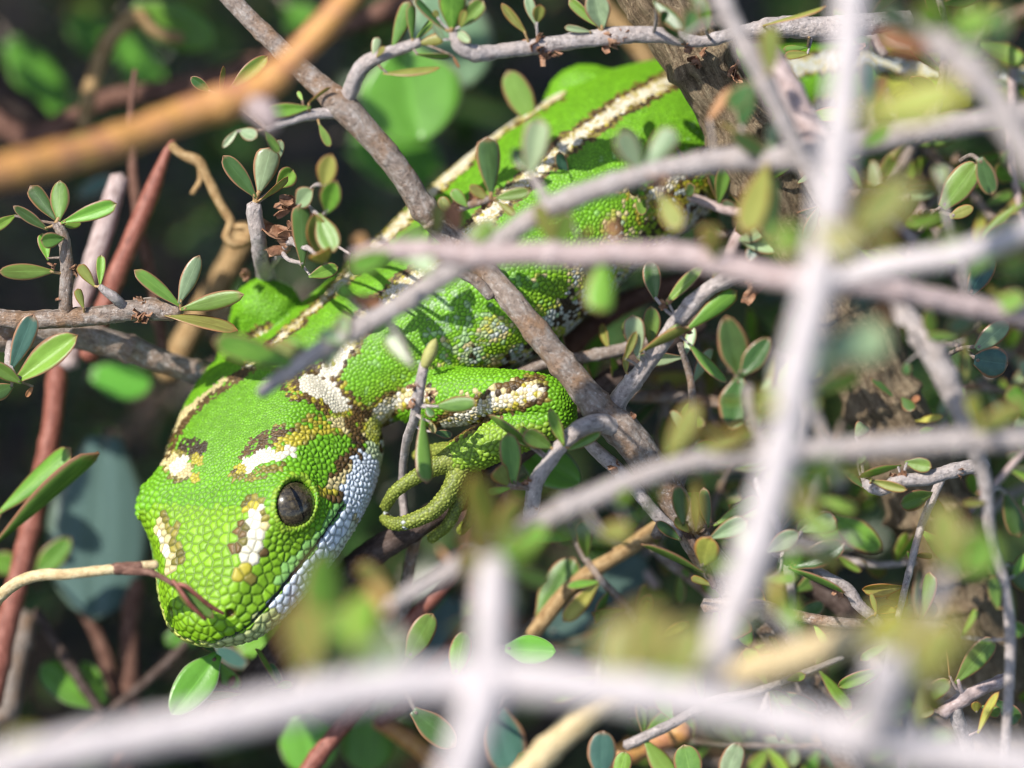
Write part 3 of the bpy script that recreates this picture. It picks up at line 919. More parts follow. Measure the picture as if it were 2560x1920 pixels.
# uneven pigment, scale by scale
C *= (0.86 + 0.28 * rng.random(ns))[:, None] * (1 + 0.10 * nz2)[:, None]
# ---- relief: granules on body, flat plates with fine seams on snout and lips
plate = np.clip((ssz - 19) / 8, 0, 1)[i1] * hw
s_loc = ssz[i1]
gran = 1 - (1 - np.clip(edge / (0.42 * s_loc), 0, 1)) ** 2
flat = 1 - (1 - np.clip(edge / (0.20 * s_loc), 0, 1)) ** 2
hgt = (1 - plate) * gran * s_loc * 0.27 + plate * (flat * s_loc * 0.085 + gran * s_loc * 0.05)
hgt *= (0.8 + 0.4 * rng.random(ns))[i1]
hgt *= (1 - mouth_g) * (1 - np.clip(nost * 1.6, 0, 1))
inhole = np.zeros(nv, bool)
for cs, e, la, sa in EYE:
    dd = V - cs
    inhole |= (np.abs(dd @ e) < 100) & (np.sqrt((dd @ la / 62) ** 2 + (dd @ sa / 48) ** 2) < (0.96 if e @ HL > 0 else 0.5))
hgt = np.where(inhole, 0, hgt)
V2 = V + Nn * (hgt - 0.10 * s_loc)[:, None]
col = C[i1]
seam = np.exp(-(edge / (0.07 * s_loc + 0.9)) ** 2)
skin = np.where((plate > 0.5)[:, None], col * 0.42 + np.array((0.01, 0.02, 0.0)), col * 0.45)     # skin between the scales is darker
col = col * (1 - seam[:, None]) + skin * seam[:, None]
col = np.where((mouth_g > 0.5)[:, None], np.array((0.03, 0.035, 0.02)), col)
nk = np.clip(nost * 1.5, 0, 1)[:, None]
col = col * (1 - nk) + np.array((0.10, 0.06, 0.015)) * nk
col = np.where(inhole[:, None], np.array((0.03, 0.025, 0.015)), col)
# ---- build it
g_base = to_world(cam_pt(1045, 950, -560))
gecko = tag(empty('gecko', g_base), 'bright green gecko with cream and brown stripes clinging among the twigs', 'gecko')
m, nt, out = new_mat('scaly_skin')
at = N(nt, 'ShaderNodeAttribute', attribute_name='scale_colour')
tc = N(nt, 'ShaderNodeTexCoord')
nz = N(nt, 'ShaderNodeTexNoise', i_Scale=1 / (4 * U), i_Detail=3.0)
nt.links.new(tc.outputs['Object'], nz.inputs['Vector'])
p = N(nt, 'ShaderNodeBsdfPrincipled')
p.inputs['Specular IOR Level'].default_value = 0.35
nt.links.new(math_n(nt, 'MULTIPLY_ADD', nz.outputs['Fac'], 0.25, 0.38), p.inputs['Roughness'])
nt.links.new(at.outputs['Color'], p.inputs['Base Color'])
p.inputs['Subsurface Weight'].default_value = 0.12
p.inputs['Subsurface Radius'].default_value = (1.0, 1.0, 0.4)
p.inputs['Subsurface Scale'].default_value = 9 * U
b = N(nt, 'ShaderNodeBump', i_Strength=0.12, i_Distance=2 * U)
nt.links.new(nz.outputs['Fac'], b.inputs['Height']); nt.links.new(b.outputs['Normal'], p.inputs['Normal'])
nt.links.new(p.outputs[0], out.inputs['Surface'])
W = V2 @ np.array(R3).T * U + np.array(ORG) - np.array(g_base)
me = bpy.data.meshes.new('body')
me.vertices.add(nv); me.vertices.foreach_set('co', W.astype(np.float32).ravel())
me.loops.add(len(quads) * 4); me.loops.foreach_set('vertex_index', quads.astype(np.int32).ravel())
me.polygons.add(len(quads)); me.polygons.foreach_set('loop_start', np.arange(0, len(quads) * 4, 4, dtype=np.int32))
me.update(calc_edges=True); me.validate()
me.polygons.foreach_set('use_smooth', np.ones(len(quads), dtype=bool))
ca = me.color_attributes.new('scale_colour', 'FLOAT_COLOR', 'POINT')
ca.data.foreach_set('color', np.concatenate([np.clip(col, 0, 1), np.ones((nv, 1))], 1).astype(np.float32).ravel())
me.materials.append(m)
gb = bpy.data.objects.new('body', me); COL.objects.link(gb); gb.parent = gecko
# eyes
m, nt, out = new_mat('gecko_eye')
tc = N(nt, 'ShaderNodeTexCoord'); sx = N(nt, 'ShaderNodeSeparateXYZ'); nt.links.new(tc.outputs['Object'], sx.inputs[0])
nz = N(nt, 'ShaderNodeTexNoise', i_Scale=9.0, i_Detail=6.0, i_Roughness=0.75); nt.links.new(tc.outputs['Object'], nz.inputs['Vector'])
iris = ramp(nt, nz.outputs['Fac'], [(0.32, (0.006, 0.005, 0.003)), (0.5, (0.035, 0.027, 0.016)), (0.66, (0.11, 0.085, 0.045))])
yy = math_n(nt, 'POWER', math_n(nt, 'ABSOLUTE', sx.outputs[1]), 2.0)
hwid = math_n(nt, 'MULTIPLY_ADD', yy, -0.16, 0.085)
wob = math_n(nt, 'MULTIPLY_ADD', nz.outputs['Fac'], 0.05, -0.025)
pup = math_n(nt, 'LESS_THAN', math_n(nt, 'ADD', math_n(nt, 'ABSOLUTE', sx.outputs[0]), wob), hwid)
c = mixc(nt, pup, iris, (0.002, 0.002, 0.002))
p = N(nt, 'ShaderNodeBsdfPrincipled', i_Roughness=0.22)
nt.links.new(c, p.inputs['Base Color'])
p.inputs['Specular IOR Level'].default_value = 0.25; p.inputs['Coat Weight'].default_value = 0.7; p.inputs['Coat Roughness'].default_value = 0.03
nt.links.new(p.outputs[0], out.inputs['Surface'])
ER = 68.0
ev_, ef_ = [], []
for i in range(25):
    a = math.pi * i / 24
    for k in range(48):
        bb = 2 * math.pi * k / 48
        ev_.append((math.sin(a) * math.cos(bb), math.sin(a) * math.sin(bb), math.cos(a)))
for i in range(24):
    for k in range(48):
        q = [i * 48 + k, (i + 1) * 48 + k, (i + 1) * 48 + (k + 1) % 48, i * 48 + (k + 1) % 48]
        ef_.append(q)
eme = bpy.data.meshes.new('eye'); eme.from_pydata(ev_, [], ef_)
import bmesh
bmm = bmesh.new(); bmm.from_mesh(eme); bmesh.ops.remove_doubles(bmm, verts=bmm.verts, dist=1e-5); bmm.to_mesh(eme); bmm.free()
eme.polygons.foreach_set('use_smooth', [True] * len(eme.polygons)); eme.materials.append(m)
for k, (cs, e, la, sa) in enumerate(EYE):
    o = bpy.data.objects.new('eye', eme); COL.objects.link(o); o.parent = gecko
    want = np.array((0.36, -0.93, 0.0)); yv = want - e * want.dot(e); yv /= np.linalg.norm(yv)
    xv = np.cross(yv, e)
    Mx = (R3 @ Matrix((Vector(xv), Vector(yv), Vector(e))).transposed()).to_4x4() @ Matrix.Diagonal((ER * U, ER * U, ER * U, 1))
    Mx.translation = to_world(cs - e * (ER - (6.0 if k == 0 else -26.0))) - g_base
    o.matrix_local = Mx
# ------------------------------------------------------------------ the ground
def ground():
    n = 70
    s = np.sign(np.linspace(-1, 1, n)) * np.abs(np.linspace(-1, 1, n)) ** 4 * 30.0
    X, Y = np.meshgrid(s, s, indexing='ij')
    Vv = [(x, y, 0.004 * noise.noise(Vector((x * 14, y * 14, 0))) + 0.012 * noise.noise(Vector((x * 3, y * 3, 5)))) for x, y in zip(X.ravel(), Y.ravel())]
    F = [(i * n + j, (i + 1) * n + j, (i + 1) * n + j + 1, i * n + j + 1) for i in range(n - 1) for j in range(n - 1)]
    me = bpy.data.meshes.new('ground'); me.from_pydata(Vv, [], F)
    me.polygons.foreach_set('use_smooth', [True] * len(F))
    m, nt, out = new_mat('dark_soil')
    tc = N(nt, 'ShaderNodeTexCoord')
    n1 = N(nt, 'ShaderNodeTexNoise', i_Scale=160.0, i_Detail=8.0, i_Roughness=0.7); nt.links.new(tc.outputs['Object'], n1.inputs['Vector'])
    c = ramp(nt, n1.outputs['Fac'], [(0.3, (0.006, 0.0045, 0.0035)), (0.55, (0.02, 0.0135, 0.009)), (0.75, (0.05, 0.034, 0.02))])
    p = N(nt, 'ShaderNodeBsdfPrincipled', i_Roughness=0.95); nt.links.new(c, p.inputs['Base Color'])
    b = N(nt, 'ShaderNodeBump', i_Strength=0.8, i_Distance=0.002); nt.links.new(n1.outputs['Fac'], b.inputs['Height']); nt.links.new(b.outputs['Normal'], p.inputs['Normal'])
    nt.links.new(p.outputs[0], out.inputs['Surface'])
    me.materials.append(m)
    o = bpy.data.objects.new('ground', me); COL.objects.link(o)
    tag(o, kind='structure')
ground()

# ------------------------------------------------------------------ sharp branches around the gecko
B = Branch
b = B('shrub_branch', 'sturdy grey brown branch slanting down across the gecko\'s back in focus', 'n',
      [(520, -60, 23, 60), (578, 0, 23, 70), (712, 134, 25, 90), (800, 215, 30, 110), (866, 276, 37, 120), (930, 345, 33, 115), (999, 428, 32, 100), (1064, 527, 31, 70),
       (1140, 605, 29, 20), (1218, 682, 29, 30), (1298, 776, 31, 70), (1398, 900, 34, 60), (1505, 1030, 40, 40), (1560, 1080, 45, 30), (1616, 1150, 43, 0),
       (1680, 1245, 40, -40), (1760, 1380, 38, -100), (1860, 1500, 37, -180), (1950, 1600, 36, -250), (2060, 1770, 38, -320), (2130, 1930, 38, -380)], 'brown', step=8, sides=18, rough=0.06)
b.at('z7').side([(52, 690, 17, 100), (42, 620, 22, 118), (62, 560, 20, 140), (105, 450, 20, 170), (170, 380, 19, 175), (280, 330, 17, 175), (400, 290, 15, 175), (490, 258, 12, 175)], 'grey')
b.leaves((320, 300, 430, 0, 100, 'g', 180, 190), (445, 250, 435, 20, 52, 'g', 185, 210), (455, 255, 600, 90, 60, 'g', 170, 130), (480, 270, 640, 230, 75, 'o', 180, 190),
         (465, 335, 690, 340, 32, 'g', 190, 200), (690, 340, 735, 420, 22, 'r', 200, 200), (270, 450, 620, 430, 34, 'o', 180, 190), (205, 360, 235, 225, 62, 'p', 190, 180), (225, 350, 275, 285, 36, 'o', 195, 215))
b.at('z4').side([(2080, 690, 16), (1960, 700, 15, 130), (1850, 720, 13, 150), (1720, 765, 11, 160), (1640, 800, 8, 165)], 'grey')
b.leaves((1905, 660, 1630, 690, 95, 'b', 160, 180), (1890, 640, 2035, 530, 32, 'o', 150, 170), (1470, 800, 1585, 850, 90, 'p', 170, 200), (1460, 800, 1365, 910, 46, 'p', 175, 180),
         (1630, 810, 1715, 940, 62, 'g', 165, 140), (1960, 760, 2030, 905, 55, 'g', 150, 150), (1860, 620, 1830, 560, 30, 'b', 150, 140), (1290, 560, 1170, 470, 70, 'd', 20, 30), (1350, 580, 1370, 400, 36, 'o', 30, 50), (1420, 540, 1650, 340, 100, 'g', 40, 20))
b.at('z3').side([(560, 1190, 9), (600, 1210, 12, 70), (680, 1250, 14, 70), (760, 1330, 14, 60)], 'brown')
b.at('n').side([(1575, 1090, 22, 20), (1540, 1068, 28, 50), (1500, 1058, 25, 85), (1450, 1072, 23, 120), (1420, 1092, 20, 130)], 'grey', flat=True)
b.side([(1436, 1088, 17), (1400, 1118, 19, 130), (1370, 1160, 19, 120), (1340, 1205, 20, 110), (1332, 1250, 20, 90), (1322, 1300, 17, 60)], 'grey')
b.at('r3').leaves((580, 590, 480, 325, 85, 'b', 150, 160), (610, 620, 845, 490, 62, 'g', 150, 170), (500, 610, 300, 500, 125, 'g', 140, 180), (235, 860, 190, 490, 150, 'g', 130, 160),
                  (200, 870, 110, 740, 135, 'o', 150, 190), (220, 885, 50, 915, 62, 'b', 130, 130), (390, 610, 250, 480, 120, 'b', 120, 80), (370, 620, 60, 360, 60, 'g', 130, 120))
b.dried(300, 850, 70, n=5); b.dried(400, 1010, 60, n=5); b.dried(900, 760, 80, n=5); b.dried(1070, 380, 60, n=4)
b.at('n').side([(1470, 1105, 16, -20), (1500, 1135, 18, -10), (1545, 1175, 18, 10), (1590, 1225, 17, 10), (1640, 1285, 16, 0), (1700, 1340, 13, -20)], 'grey')
b.at('r4').side([(240, 250, 12), (330, 400, 11, 60), (400, 550, 10, 80), (430, 620, 8, 85)], 'dark')
b.leaves((250, 260, 215, 20, 95, 'd', 120, 150), (320, 290, 300, 50, 52, 'o', 140, 170), (395, 270, 365, 40, 70, 'd', 100, 110), (430, 260, 690, 95, 85, 'g', 110, 140),
         (405, 335, 620, 230, 110, 'p', 120, 170), (360, 490, 400, 340, 150, 'y', 120, 190), (355, 530, 5, 350, 58, 'g', 110, 150), (230, 345, 90, 235, 65, 'd', 60, 60), (280, 300, 200, 210, 70, 'o', 60, 80), (420, 610, 290, 560, 46, 'o', 80, 90))

b = B('shrub_twig', 'grey knobbly twig with dried brown flowers above the gecko\'s back', 'z7',
      [(690, 190, 10, 190), (740, 290, 18, 180), (850, 330, 21, 160), (1000, 312, 19, 140), (1250, 280, 21, 120), (1500, 242, 21, 110), (1750, 215, 22, 100), (1960, 215, 20, 90), (2212, 255, 15, 70), (2450, 200, 17, 60), (2700, 165, 26, 40), (2950, 175, 30, 20), (3200, 150, 28, 0), (3500, 120, 24, -40)], 'grey', sides=16, step=7, rough=0.11)
b.leaves((685, 185, 690, -60, 175, 'b', 200, 240), (715, 175, 885, 0, 110, 'g', 195, 220), (735, 170, 770, 60, 46, 'o', 205, 240), (640, 250, 565, 140, 42, 'p', 195, 215), (700, 180, 805, 265, 62, 'p', 190, 200), (660, 195, 450, -20, 62, 'd', 195, 200),
         (600, 110, 580, 60, 40, 'o', 195, 200), (1140, 200, 990, 15, 60, 'o', 150, 160), (1200, 150, 1150, -30, 70, 'p', 150, 150), (1210, 140, 1230, 30, 80, 'o', 160, 200), (1600, 170, 1400, -10, 62, 'g', 120, 110), (1610, 170, 1560, -60, 160, 'p', 120, 140), (1545, 195, 1375, 165, 46, 'p', 130, 140),
         (2080, 235, 1960, 60, 95, 'd', 230, 300), (1930, 10, 2110, 190, 100, 'd', 260, 300))
b.dried(1240, 360, 95); b.dried(1310, 350, 60, n=4); b.dried(1200, 215, 95); b.dried(1620, 310, 100); b.dried(1710, 225, 90); b.dried(1670, 280, 50, n=4); b.dried(2110, 310, 80, n=5); b.dried(3160, 350, 90, n=6)
b.at('r1').leaves((830, 300, 660, 320, 48, 'g', 60, 70), (830, 345, 670, 360, 60, 'o', 60, 80), (540, 160, 950, 45, 45, 'o', 120, 150), (180, 190, 160, -20, 80, 'g', 260, 300))

b = B('old_trunk', 'thick fibrous brown trunk leaning across the gecko\'s hip', 'n',
      [(1600, -80, 88, -120), (1660, 20, 86, -100), (1725, 120, 84, -110), (1800, 240, 82, -130), (1890, 400, 84, -180), (2010, 600, 86, -260), (2120, 790, 88, -330), (2200, 980, 90, -360), (2290, 1180, 94, -400), (2370, 1400, 98, -460), (2440, 1600, 100, -520), (2520, 1900, 110, -600)],
      'trunk', cat='trunk', sides=40, step=9, rough=0.05, lump=0.12, fibre=0.20)
b.at('r2').leaves((1590, 1040, 1755, 1020, 46, 'y', -275, -230), (1510, 910, 1580, 990, 75, 'd', -270, -240), (1470, 915, 1330, 790, 38, 'd', -270, -250), (1690, 1090, 1600, 1115, 50, 'b', -280, -250), (1560, 940, 1610, 900, 40, 'r', -270, -250), petiole=False)
b.at('n').dried(1775, 60, 34, n=5); b.dried(1840, 190, 44, n=6, dz=60); b.dried(1745, 135, 40, n=4, dz=60)

b = B('shrub_twig', 'short leafy spur with a brown tipped leaf standing against the gecko\'s back', 'z3',
      [(430, 980, 9, 70), (560, 905, 9, 130), (680, 862, 10, 170), (755, 838, 9, 190)], 'brown', sides=12, step=6, rough=0.12)
b.leaves((762, 825, 738, 520, 122, 'd', 195, 210), (775, 838, 960, 800, 66, 'g', 195, 220), (745, 845, 650, 770, 60, 'o', 190, 190), (790, 850, 880, 920, 40, 'o', 190, 200), (640, 880, 560, 790, 60, 'g', 170, 170), (560, 910, 500, 830, 60, 'o', 150, 150))
b.dried(700, 850, 90, n=5); b.dried(610, 850, 70, n=4)

b = B('shrub_twig', 'upright budding twig with red rimmed leaves beside the gecko\'s neck', 'z2',
      [(1140, 1700, 10, -200), (1120, 1480, 10, -190), (1130, 1280, 11, -110), (1155, 1160, 12, -10), (1185, 1080, 13, 60), (1205, 960, 14, 110), (1225, 850, 14, 130), (1242, 770, 13, 135)], 'grey', sides=14, step=6)
b.bud(1240, 790, 1305, 635, 30)
b.leaves((1230, 1060, 1250, 1445, 100, 'g', 140, 190), (1305, 1010, 1540, 985, 92, 'g', 130, 160), (1250, 1010, 1290, 1070, 50, 'd', 120, 130), (1270, 1090, 1300, 1160, 40, 'o', 100, 110), (1290, 1150, 1400, 1170, 46, 'd', 60, 50))
b.dried(1160, 890, 60, n=4); b.dried(1225, 985, 80, n=5); b.dried(1300, 950, 60, n=4)

b = B('shrub_twig', 'brown tendril with a red edged folded leaf touching the snout', 'bl',
      [(-90, 330, 17, -40), (0, 250, 16, 0), (90, 175, 16, 40), (200, 122, 15, 80), (330, 100, 15, 110), (450, 100, 14, 130), (700, 72, 13, 150), (850, 58, 13, 155), (980, 42, 12, 155), (1085, 32, 12, 150)], 'straw', sides=14, step=6)
b.side([(760, 66, 12, 150), (800, 62, 15.5, 153), (880, 55, 15.5, 155), (985, 45, 13.5, 156)], 'rufous', name='bark_sleeve')
b.side([(830, 75, 10), (930, 78, 11, 165), (1040, 88, 9, 175), (1130, 125, 7.5, 185), (1200, 170, 7, 190)], 'rufous', name='leaf_stalk')
b.leaves((1195, 160, 1480, 400, 118, 'g', 190, 150), petiole=False)
b.side([(1195, 140, 5, 196), (1240, 200, 6, 200), (1310, 300, 6, 190), (1420, 412, 4.5, 165)], 'red', name='leaf_margin')
b.side([(1200, 165, 5, 190), (1280, 178, 6, 200), (1370, 250, 6, 190), (1450, 315, 6, 172), (1545, 372, 4.5, 150)], 'red', name='leaf_margin')

b = B('shrub_twig', 'grey twig with paired leaves rising right of the gecko\'s elbow', 'n',
      [(1560, 1085, 22, 0), (1540, 1030, 26, 10), (1550, 995, 24, 20), (1598, 936, 22, 60), (1640, 880, 20, 90), (1708, 787, 22, 120), (1774, 721, 19, 140), (1839, 691, 20, 150), (1870, 684, 16, 150)], 'grey', sides=16, step=7, rough=0.1)
b.at('r2').leaves((265, 520, 565, 285, 108, 'b', 150, 130), (5, 645, 275, 500, 60, 'o', 130, 170), (60, 600, 62, 375, 108, 'g', 100, 110), (150, 370, 375, 150, 82, 'g', 110, 140), (90, 345, 55, 120, 105, 'd', 90, 70),
                  (285, 600, 500, 835, 52, 'g', 120, 120), (420, 220, 490, 100, 60, 'o', 150, 160), (590, 240, 740, 235, 28, 'o', 150, 160), (240, 400, 320, 310, 60, 'p', 100, 90))
b.at('r3').leaves((1010, 90, 1010, -60, 52, 'o', 60, 80)).at('z3').leaves((1500, 1640, 1470, 1420, 110, 'p', 120, 150), (1430, 1650, 1490, 1500, 46, 'o', 130, 150), (1600, 1540, 1720, 1470, 36, 'g', 140, 150))
b.at('r2').dried(650, 300, 130, n=6); b.dried(130, 350, 60, n=4); b.dried(270, 540, 60, n=4)

b = B('shrub_twig', 'grey twig with amber leaf scars in front of the fibrous trunk', 'r2',
      [(2000, 1300, 17, 20), (1900, 1308, 18, 30), (1780, 1335, 18, 40), (1650, 1375, 19, 50), (1500, 1390, 17, 60), (1380, 1440, 15, 55), (1290, 1400, 12, 50)], 'grey', sides=14, step=7, rough=0.12)
b.leaves((1500, 1300, 1250, 1360, 52, 'b', 70, 100), (1530, 1280, 1685, 1310, 88, 'g', 60, 70), (1290, 1430, 1185, 1320, 52, 'd', 55, 60), (1330, 1385, 1545, 1440, 52, 'o', 70, 90), (1240, 1135, 1300, 1055, 92, 'p', 60, 90), (1250, 1290, 1300, 1240, 50, 'g', 60, 60))
b.dried(1500, 1350, 90, n=5); b.dried(1830, 1365, 60, n=4)

b = B('shrub_twig', 'dark grey twig with a glossy spoon shaped leaf near the curved stem', 'r4',
      [(820, 440, 18, 40), (900, 480, 13, 60), (1020, 530, 12, 60), (1190, 625, 15, 50), (1260, 720, 15, 40), (1370, 820, 14, 20), (1470, 960, 13, -40)], 'grey', sides=14, step=7, rough=0.12)
b.leaves((880, 495, 1190, 355, 150, 'd', 80, 110), (860, 510, 1195, 640, 62, 'g', 80, 90), (920, 300, 1140, 225, 130, 'p', 90, 140), (740, 410, 925, 295, 112, 'p', 100, 140), (900, 310, 950, 240, 60, 'b', 70, 60), (720, 570, 905, 570, 62, 'g', 400, 420), (1360, 770, 1330, 645, 30, 'o', 50, 60))
b.dried(1120, 655, 60, n=4)
b.side([(840, 470, 14), (880, 430, 22, 70), (905, 420, 20, 90)], 'dark', name='gall')

b = B('shrub_twig', 'russet twig with broad sharp leaves low beside the pale forked stem', 'r4',
      [(2140, 1130, 12, 0), (2080, 1160, 17, 20), (1990, 1195, 17, 35), (1900, 1240, 18, 45), (1800, 1300, 20, 50), (1740, 1345, 19, 50)], 'pink', sides=14, step=6, rough=0.1)
b.side([(1810, 1310, 18), (1840, 1400, 19, 30), (1870, 1480, 17, 0), (1900, 1600, 17, -40)], 'grey')
b.leaves((1820, 1165, 2045, 905, 130, 'g', 70, 100), (1600, 1285, 1795, 1150, 105, 'g', 60, 90), (1575, 1335, 1455, 1195, 115, 'b', 70, 80), (1590, 1365, 1700, 1325, 60, 'o', 70, 80), (1950, 1455, 2075, 1215, 52, 'y', 60, 90), (1785, 1140, 1770, 950, 14, 'r', 60, 80), (1960, 1300, 2080, 1350, 70, 'g', 40, 50), (1940, 1340, 1930, 1270, 60, 'y', 40, 60), (2040, 1260, 2190, 1400, 110, 'd', 20, 0))

b = B('shrub_twig', 'thin pale twig hanging down the right side, dotted with orange scars', 'n',
      [(2100, 600, 22, 380), (2190, 700, 26, 440), (2270, 800, 30, 500), (2335, 885, 33, 520), (2403, 1034, 27, 500), (2459, 1186, 19, 430), (2475, 1320, 15, 380), (2511, 1460, 14, 330), (2526, 1590, 14, 300), (2520, 1760, 13, 260), (2508, 1940, 12, 220)], 'grey', sides=14, step=8)
b.at('r4').leaves((2060, 745, 2035, 550, 92, 'g', 320, 340), (1850, 915, 1945, 735, 42, 'b', 280, 290), (1990, 130, 1850, 130, 50, 'o', 420, 430), (2100, 60, 2190, 330, 120, 'd', 300, 250), (2110, 480, 2250, 640, 110, 'd', 300, 260), (2070, 620, 2000, 400, 50, 'd', 330, 340), (2120, 800, 2220, 900, 90, 'g', 260, 240), (2150, 560, 2230, 420, 70, 'b', 300, 280))
b.dried(1960, 60, 50, n=4); b.dried(1975, 120, 40, n=3)
b.at('r2').leaves((1830, 560, 1640, 555, 60, 'g', 560, 600), (1690, 560, 1650, 390, 90, 'g', 560, 600), (1870, 560, 1860, 840, 60, 'o', 480, 500), (1540, 560, 1500, 480, 40, 'o', 600, 640), (1900, 900, 1920, 1060, 80, 'y', 420, 460), (1540, 700, 1530, 780, 60, 'd', 400, 400))

# ------------------------------------------------------------------ left side, mid depth
b = B('shrub_branch', 'brown branch ending in a whorl of four leaves left of the gecko\'s shoulder', 'z5',
      [(-100, 1060, 20, -60), (0, 1090, 22, -55), (150, 1110, 24, -50), (300, 1105, 24, -50), (500, 1090, 24, -45), (700, 1075, 25, -40), (900, 1040, 26, -30), (1060, 1030, 27, -25), (1190, 1045, 24, -20), (1250, 1035, 14, -10)], 'brown', sides=18, step=7, rough=0.12)
b.side([(455, 1080, 17), (455, 930, 17, -20), (460, 760, 17, -5), (450, 600, 16, 10), (425, 500, 15, 20), (385, 440, 12, 25)], 'brown', sides=14)
b.side([(880, 1030, 10), (790, 950, 13, 10), (720, 900, 10, 20), (690, 870, 7, 25)], 'grey')
b.leaves((1250, 1015, 925, 750, 85, 'g', 0, 20), (1240, 985, 1378, 650, 125, 'p', 10, 0), (1260, 1030, 1700, 925, 125, 'g', 10, 40), (1150, 1075, 1655, 1165, 75, 'o', 0, 20),
         (390, 420, 205, 175, 118, 'd', 20, 0), (405, 415, 420, 140, 140, 'g', 30, 10), (430, 430, 815, 300, 120, 'b', 35, 60), (325, 480, 85, 315, 78, 'd', 30, 50), (440, 540, 280, 560, 112, 'g', 40, 70), (330, 690, 290, 500, 90, 'b', 0, -10), (370, 770, -20, 775, 118, 'g', 10, 40),
         (660, 880, 540, 720, 80, 'o', 20, 30), (690, 870, 700, 650, 70, 'b', 20, 10), (580, 1030, 530, 885, 62, 'o', -10, 0), (440, 455, 560, 440, 60, 'b', 20, 0), (110, 380, -60, 480, 80, 'b', 20, 40))
b.dried(1000, 1110, 130, n=7); b.dried(1120, 1080, 110, n=6); b.dried(960, 980, 110, n=6); b.dried(400, 960, 70, n=4); b.dried(350, 720, 60, n=4); b.dried(520, 750, 80, n=5)

b = B('shrub_branch', 'thick brown branch running behind the gecko\'s head from the left', 'z5',
      [(-150, 1190, 50, -150), (0, 1210, 46, -160), (200, 1195, 38, -180), (420, 1190, 35, -200), (550, 1205, 36, -220), (900, 1310, 34, -260), (1200, 1420, 30, -300), (1500, 1510, 29, -340), (1800, 1640, 28, -400), (2100, 1800, 26, -460)], 'brown', sides=18, step=9)
b.side([(90, 1230, 14), (70, 1330, 13, -60), (60, 1420, 11, -10), (90, 1480, 8, 20)], 'grey')
b.leaves((75, 1450, 235, 1060, 150, 't', 0, 30), (120, 1525, 550, 1205, 205, 'b', 20, 50), (145, 1540, -60, 1400, 110, 'g', 30, 60), (90, 1560, -80, 1640, 120, 'd', 0, 20), (230, 1560, 180, 1640, 40, 'tan' if False else 'r', -60, -80))

b = B('shrub_branch', 'blurred smooth orange stem sweeping in front at the upper left', 'z4',
      [(-260, 1120, 46, 1500), (0, 1060, 44, 1450), (300, 985, 43, 1380), (600, 905, 42, 1300), (900, 800, 41, 1230), (1150, 700, 42, 1180), (1400, 620, 45, 1150), (1560, 570, 46, 1130), (1700, 460, 36, 1120), (1880, 280, 33, 1100), (2050, 90, 32, 1080), (2230, -120, 30, 1050)], 'orange', sides=18, step=14, rough=0.02, lump=0.04)
b.side([(1500, 600, 40), (1620, 690, 34, 1150), (1680, 780, 24, 1150)], 'pink')

b = B('shrub_twig', 'short pale twig topped by a leaf rosette behind the gecko\'s forelimb', 'z4',
      [(1700, 1900, 24, -520), (1650, 1720, 22, -420), (1605, 1600, 20, -180), (1585, 1450, 20, -100), (1565, 1330, 21, -80), (1560, 1255, 19, -70)], 'grey', sides=14, step=7, rough=0.12)
b.side([(1650, 1650, 9), (1720, 1560, 9, -120), (1790, 1440, 9, -100), (1850, 1280, 8, -90)], 'grey')
b.leaves((1570, 1210, 1365, 950, 112, 'd', -60, -40), (1590, 1190, 1665, 900, 160, 'p', -60, -70), (1600, 1230, 1775, 1085, 45, 'o', -50, -30), (1700, 1150, 1800, 1040, 130, 'b', -80, -100), (1690, 1010, 1730, 850, 70, 'p', -90, -120),
         (1830, 1260, 1930, 1160, 130, 'p', 100, 180), (1990, 1150, 2040, 940, 130, 'o', 300, 340), (2010, 1300, 2070, 1100, 140, 'b', 250, 330), (1860, 1640, 1850, 1240, 130, 'd', 60, 120), (1960, 1320, 2060, 1560, 150, 'g', 200, 240), (1960, 1560, 1930, 1300, 140, 'o', 150, 220), (2000, 1620, 1960, 1540, 150, 'y', 260, 300), (2160, 1560, 2212, 1700, 90, 'g', 100, 60), (1900, 1700, 2080, 1640, 90, 'b', 50, 30))
b.dried(1700, 1440, 200, n=7); b.dried(1720, 1230, 130, n=5); b.dried(1560, 1290, 60, n=4); b.dried(1500, 1700, 80, n=4)

# ------------------------------------------------------------------ blurred foreground twigs
b = B('shrub_branch', 'pale blurred twig crossing the gecko\'s back from its nape to the right edge', 'n',
      [(650, 985, 15, 640), (700, 945, 20, 640), (750, 912, 23, 650), (833, 856, 24, 660), (995, 764, 25, 680), (1157, 660, 26, 700), (1250, 602, 26, 710), (1330, 545, 27, 720), (1423, 498, 28, 720), (1620, 434, 28, 720), (1805, 400, 29, 720), (1930, 398, 32, 730), (2060, 382, 33, 740), (2225, 342, 30, 740), (2440, 305, 30, 740), (2620, 275, 30, 740)], 'grey', sides=16, step=10)
b.at('z3').leaves((950, 730, 1005, 425, 140, 'p', 620, 640), (960, 700, 870, 590, 90, 'd', 600, 560), (1510, 695, 1395, 490, 130, 'p', 730, 760), (1530, 690, 1680, 480, 130, 'p', 730, 700), (1500, 700, 1430, 560, 80, 'd', 720, 690), (1610, 820, 1720, 1000, 120, 'o', 700, 760),
                  (1080, 1070, 985, 860, 75, 'o', 780, 820), (1090, 1070, 1150, 900, 100, 'g', 780, 800), (480, 1020, 490, 850, 70, 'o', 600, 620), (600, 1000, 550, 860, 90, 'r', 600, 600), (640, 1030, 800, 950, 80, 'p', 640, 700), (1200, 1050, 1265, 985, 36, 'r', 740, 760))
